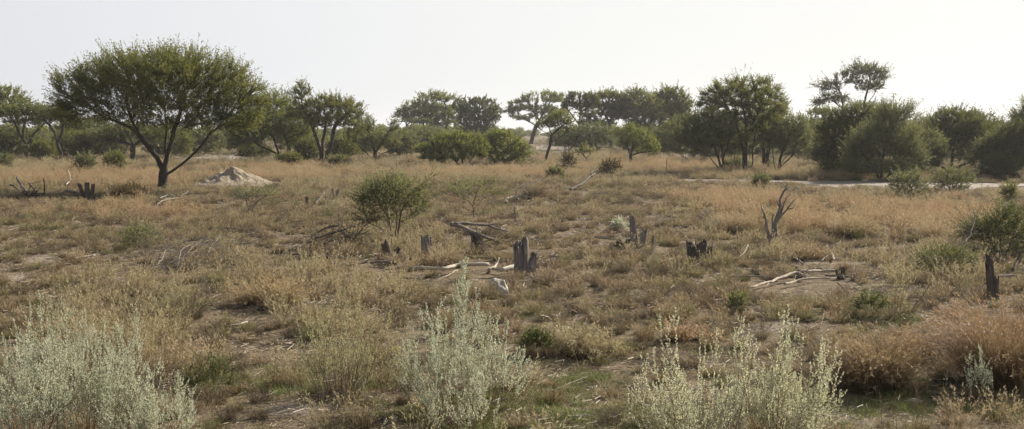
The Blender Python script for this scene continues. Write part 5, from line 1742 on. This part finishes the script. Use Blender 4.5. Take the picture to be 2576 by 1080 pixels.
B('dark log behind the red brown stump at the right edge', [([(2505, 707), (2540, 706), (2590, 707)], .03, .025)], 'dead_grey', 43, 5)
B('curved dark branch rising at the right edge beside the log', [([(2546, 692), (2556, 688, .12), (2564, 684, .24), (2572, 682, .3)], .035, .015)], 'dead_dark', 44, 5)
B('slender arched twig lying in green grass in the right foreground', [([(1385, 1003), (1420, 996, .03), (1455, 985, .05), (1475, 975, .04)], .007, .004)], 'dead_grey', 45, 2)
B('thin stick at the bottom edge right of the centre shrub', [([(1440, 1068), (1500, 1060), (1580, 1055)], .007, .004)], 'dead_grey', 46, 2)
B('pale stick by the far grass right of the V stemmed tree', [([(1620, 470), (1640, 467), (1655, 466)], .03, .02)], 'dead_pale', 47, 2)
B('dark low branch in the shade by the far end of the sandy track', [([(1655, 445), (1680, 445, .1), (1705, 442, .15)], .07, .05), ([(1678, 445, .1), (1677, 443, .9)], .03, .02)], 'dead_dark', 48, 4)

# dead standing shrubs
wood('dead_shrub', 'leafless grey dead shrub with twisted upright stems right of the low jagged stump', 'dead shrub',
     [([(1941, 624), (1936, 600), (1929, 570), (1925, 545), (1916, 522)], 0.065, 0.016), ([(1944, 624), (1950, 595), (1949, 567), (1957, 545), (1963, 526), (1961, 503), (1972, 482), (1978, 475), (1984, 478)], 0.078, 0.019),
      ([(1949, 565), (1962, 548), (1982, 527), (1992, 512), (2002, 500)], 0.039, 0.011), ([(1964, 540), (1970, 520), (1974, 507), (1982, 492)], 0.029, 0.011), ([(1938, 610), (1946, 580), (1942, 555), (1946, 538)], 0.046, 0.016),
      ([(1924, 545), (1918, 548), (1914, 544)], 0.021, 0.008), ([(1963, 526), (1956, 512), (1952, 505)], 0.023, 0.008), ([(1982, 527), (1996, 524), (2000, 516)], 0.018, 0.007)], 'dead_grey', 51, 9, None, 7, (.1, .3), (1942, 625))
wood('dead_sapling', 'thin leafless sapling standing alone in mid field by the bleached branch', 'dead shrub',
     [([(1297, 575), (1298, 545), (1295, 515), (1297, 485), (1294, 458)], .022, .006), ([(1294, 572), (1293, 540), (1299, 512), (1301, 495)], .016, .005), ([(1295, 515), (1306, 508), (1316, 498)], .012, .004), ([(1297, 490), (1308, 470), (1318, 456)], .01, .003)], 'dead_grey', 52, 30, None, 5, (.08, .3), (1296, 576))
wood('dead_sapling', 'bent thin dead stem with a hooked pale tip above the forked fallen branch', 'dead shrub',
     [([(1205, 548), (1214, 533), (1221, 518), (1226, 513), (1237, 511)], .016, .01)], 'dead_grey', 53, 4, None, 5, (.08, .2), (1205, 549))
wood('brushwood_heap', 'heap of grey cut brushwood with arching pale boughs left of the long thin log', 'brushwood',
     [([(395, 680), (420, 660, 0.14), (470, 652, 0.28), (520, 650, 0.33), (560, 656, 0.25), (585, 668, 0.14), (610, 675)], 0.017, 0.007), ([(430, 690), (470, 668, 0.22), (510, 655, 0.33), (545, 660, 0.28)], 0.013, 0.006),
      ([(440, 690), (455, 672, 0.25), (500, 660, 0.36), (540, 668, 0.28), (580, 690, 0.06)], 0.015, 0.006), ([(360, 662), (372, 655, 0.07), (384, 650, 0.12)], 0.008, 0.005), ([(380, 668), (410, 662, 0.06), (440, 655, 0.11)], 0.011, 0.007),
      ([(400, 690), (440, 688, 0.06), (490, 684, 0.08), (540, 690)], 0.012, 0.007), ([(480, 694), (520, 686, 0.08), (560, 682, 0.17), (620, 680, 0.17)], 0.012, 0.006), ([(520, 676, 0.17), (560, 650, 0.39), (600, 655, 0.33), (640, 668, 0.17)], 0.012, 0.005),
      ([(405, 684), (450, 676, 0.11), (505, 672, 0.17)], 0.010, 0.006)], 'dead_grey', 54, 230, None, 5, (.2, .7))
wood('brushwood_heap', 'loose grey twigs heaped in the dark undergrowth at the right', 'brushwood',
     [([(2330, 690), (2370, 680, .2), (2410, 676, .4), (2450, 690, .2)], .02, .008), ([(2400, 700), (2430, 676, .5), (2450, 660, .8)], .016, .006), ([(2300, 676), (2350, 672, .1), (2400, 674, .15)], .018, .008)], 'dead_grey', 55, 70, None, 5, (.2, .7))
wood('brushwood_heap', 'tangle of grey twigs under the forked branch by the dark stump', 'brushwood',
     [([(1180, 640), (1215, 632, .2), (1250, 636, .15)], .014, .006), ([(1200, 650), (1230, 642, .1), (1265, 645)], .014, .006)], 'dead_dark', 56, 40, None, 5, (.15, .5))
wood('brushwood_heap', 'dark tangle of twigs put in for the thorn bush shadow, left of the dark hollow stump', 'brushwood',
     [([(750, 636), (800, 630, .2), (850, 626, .3), (900, 634, .1)], .02, .008), ([(780, 642), (840, 636, .2), (920, 630, .3)], .018, .008), ([(860, 640), (910, 622, .35), (950, 612, .5)], .016, .006)], 'dead_dark', 57, 110, None, 4, (.2, .6))  # dark twigs over dark grass, standing in for the round bush's cast shadow
for _i, (lb, pts, m_) in enumerate([
        ('reddish brown low scrub twigs left of the small flat shrub in mid field', [(960, 470), (985, 466, .3), (1010, 472)], 'dead_red'),
        ('dark dead scrub heap left of the wiry shrub', [(1225, 524), (1250, 519, .2), (1275, 524)], 'dead_dark'),
        ('brown dead scrub behind the little silvery dome', [(1500, 526), (1560, 522, .12), (1640, 526)], 'dead_dark')]):
    wood('brushwood_heap', lb, 'brushwood', [(pts, .02, .01)], m_, 60 + _i, 40, None, 4, (.2, .6))
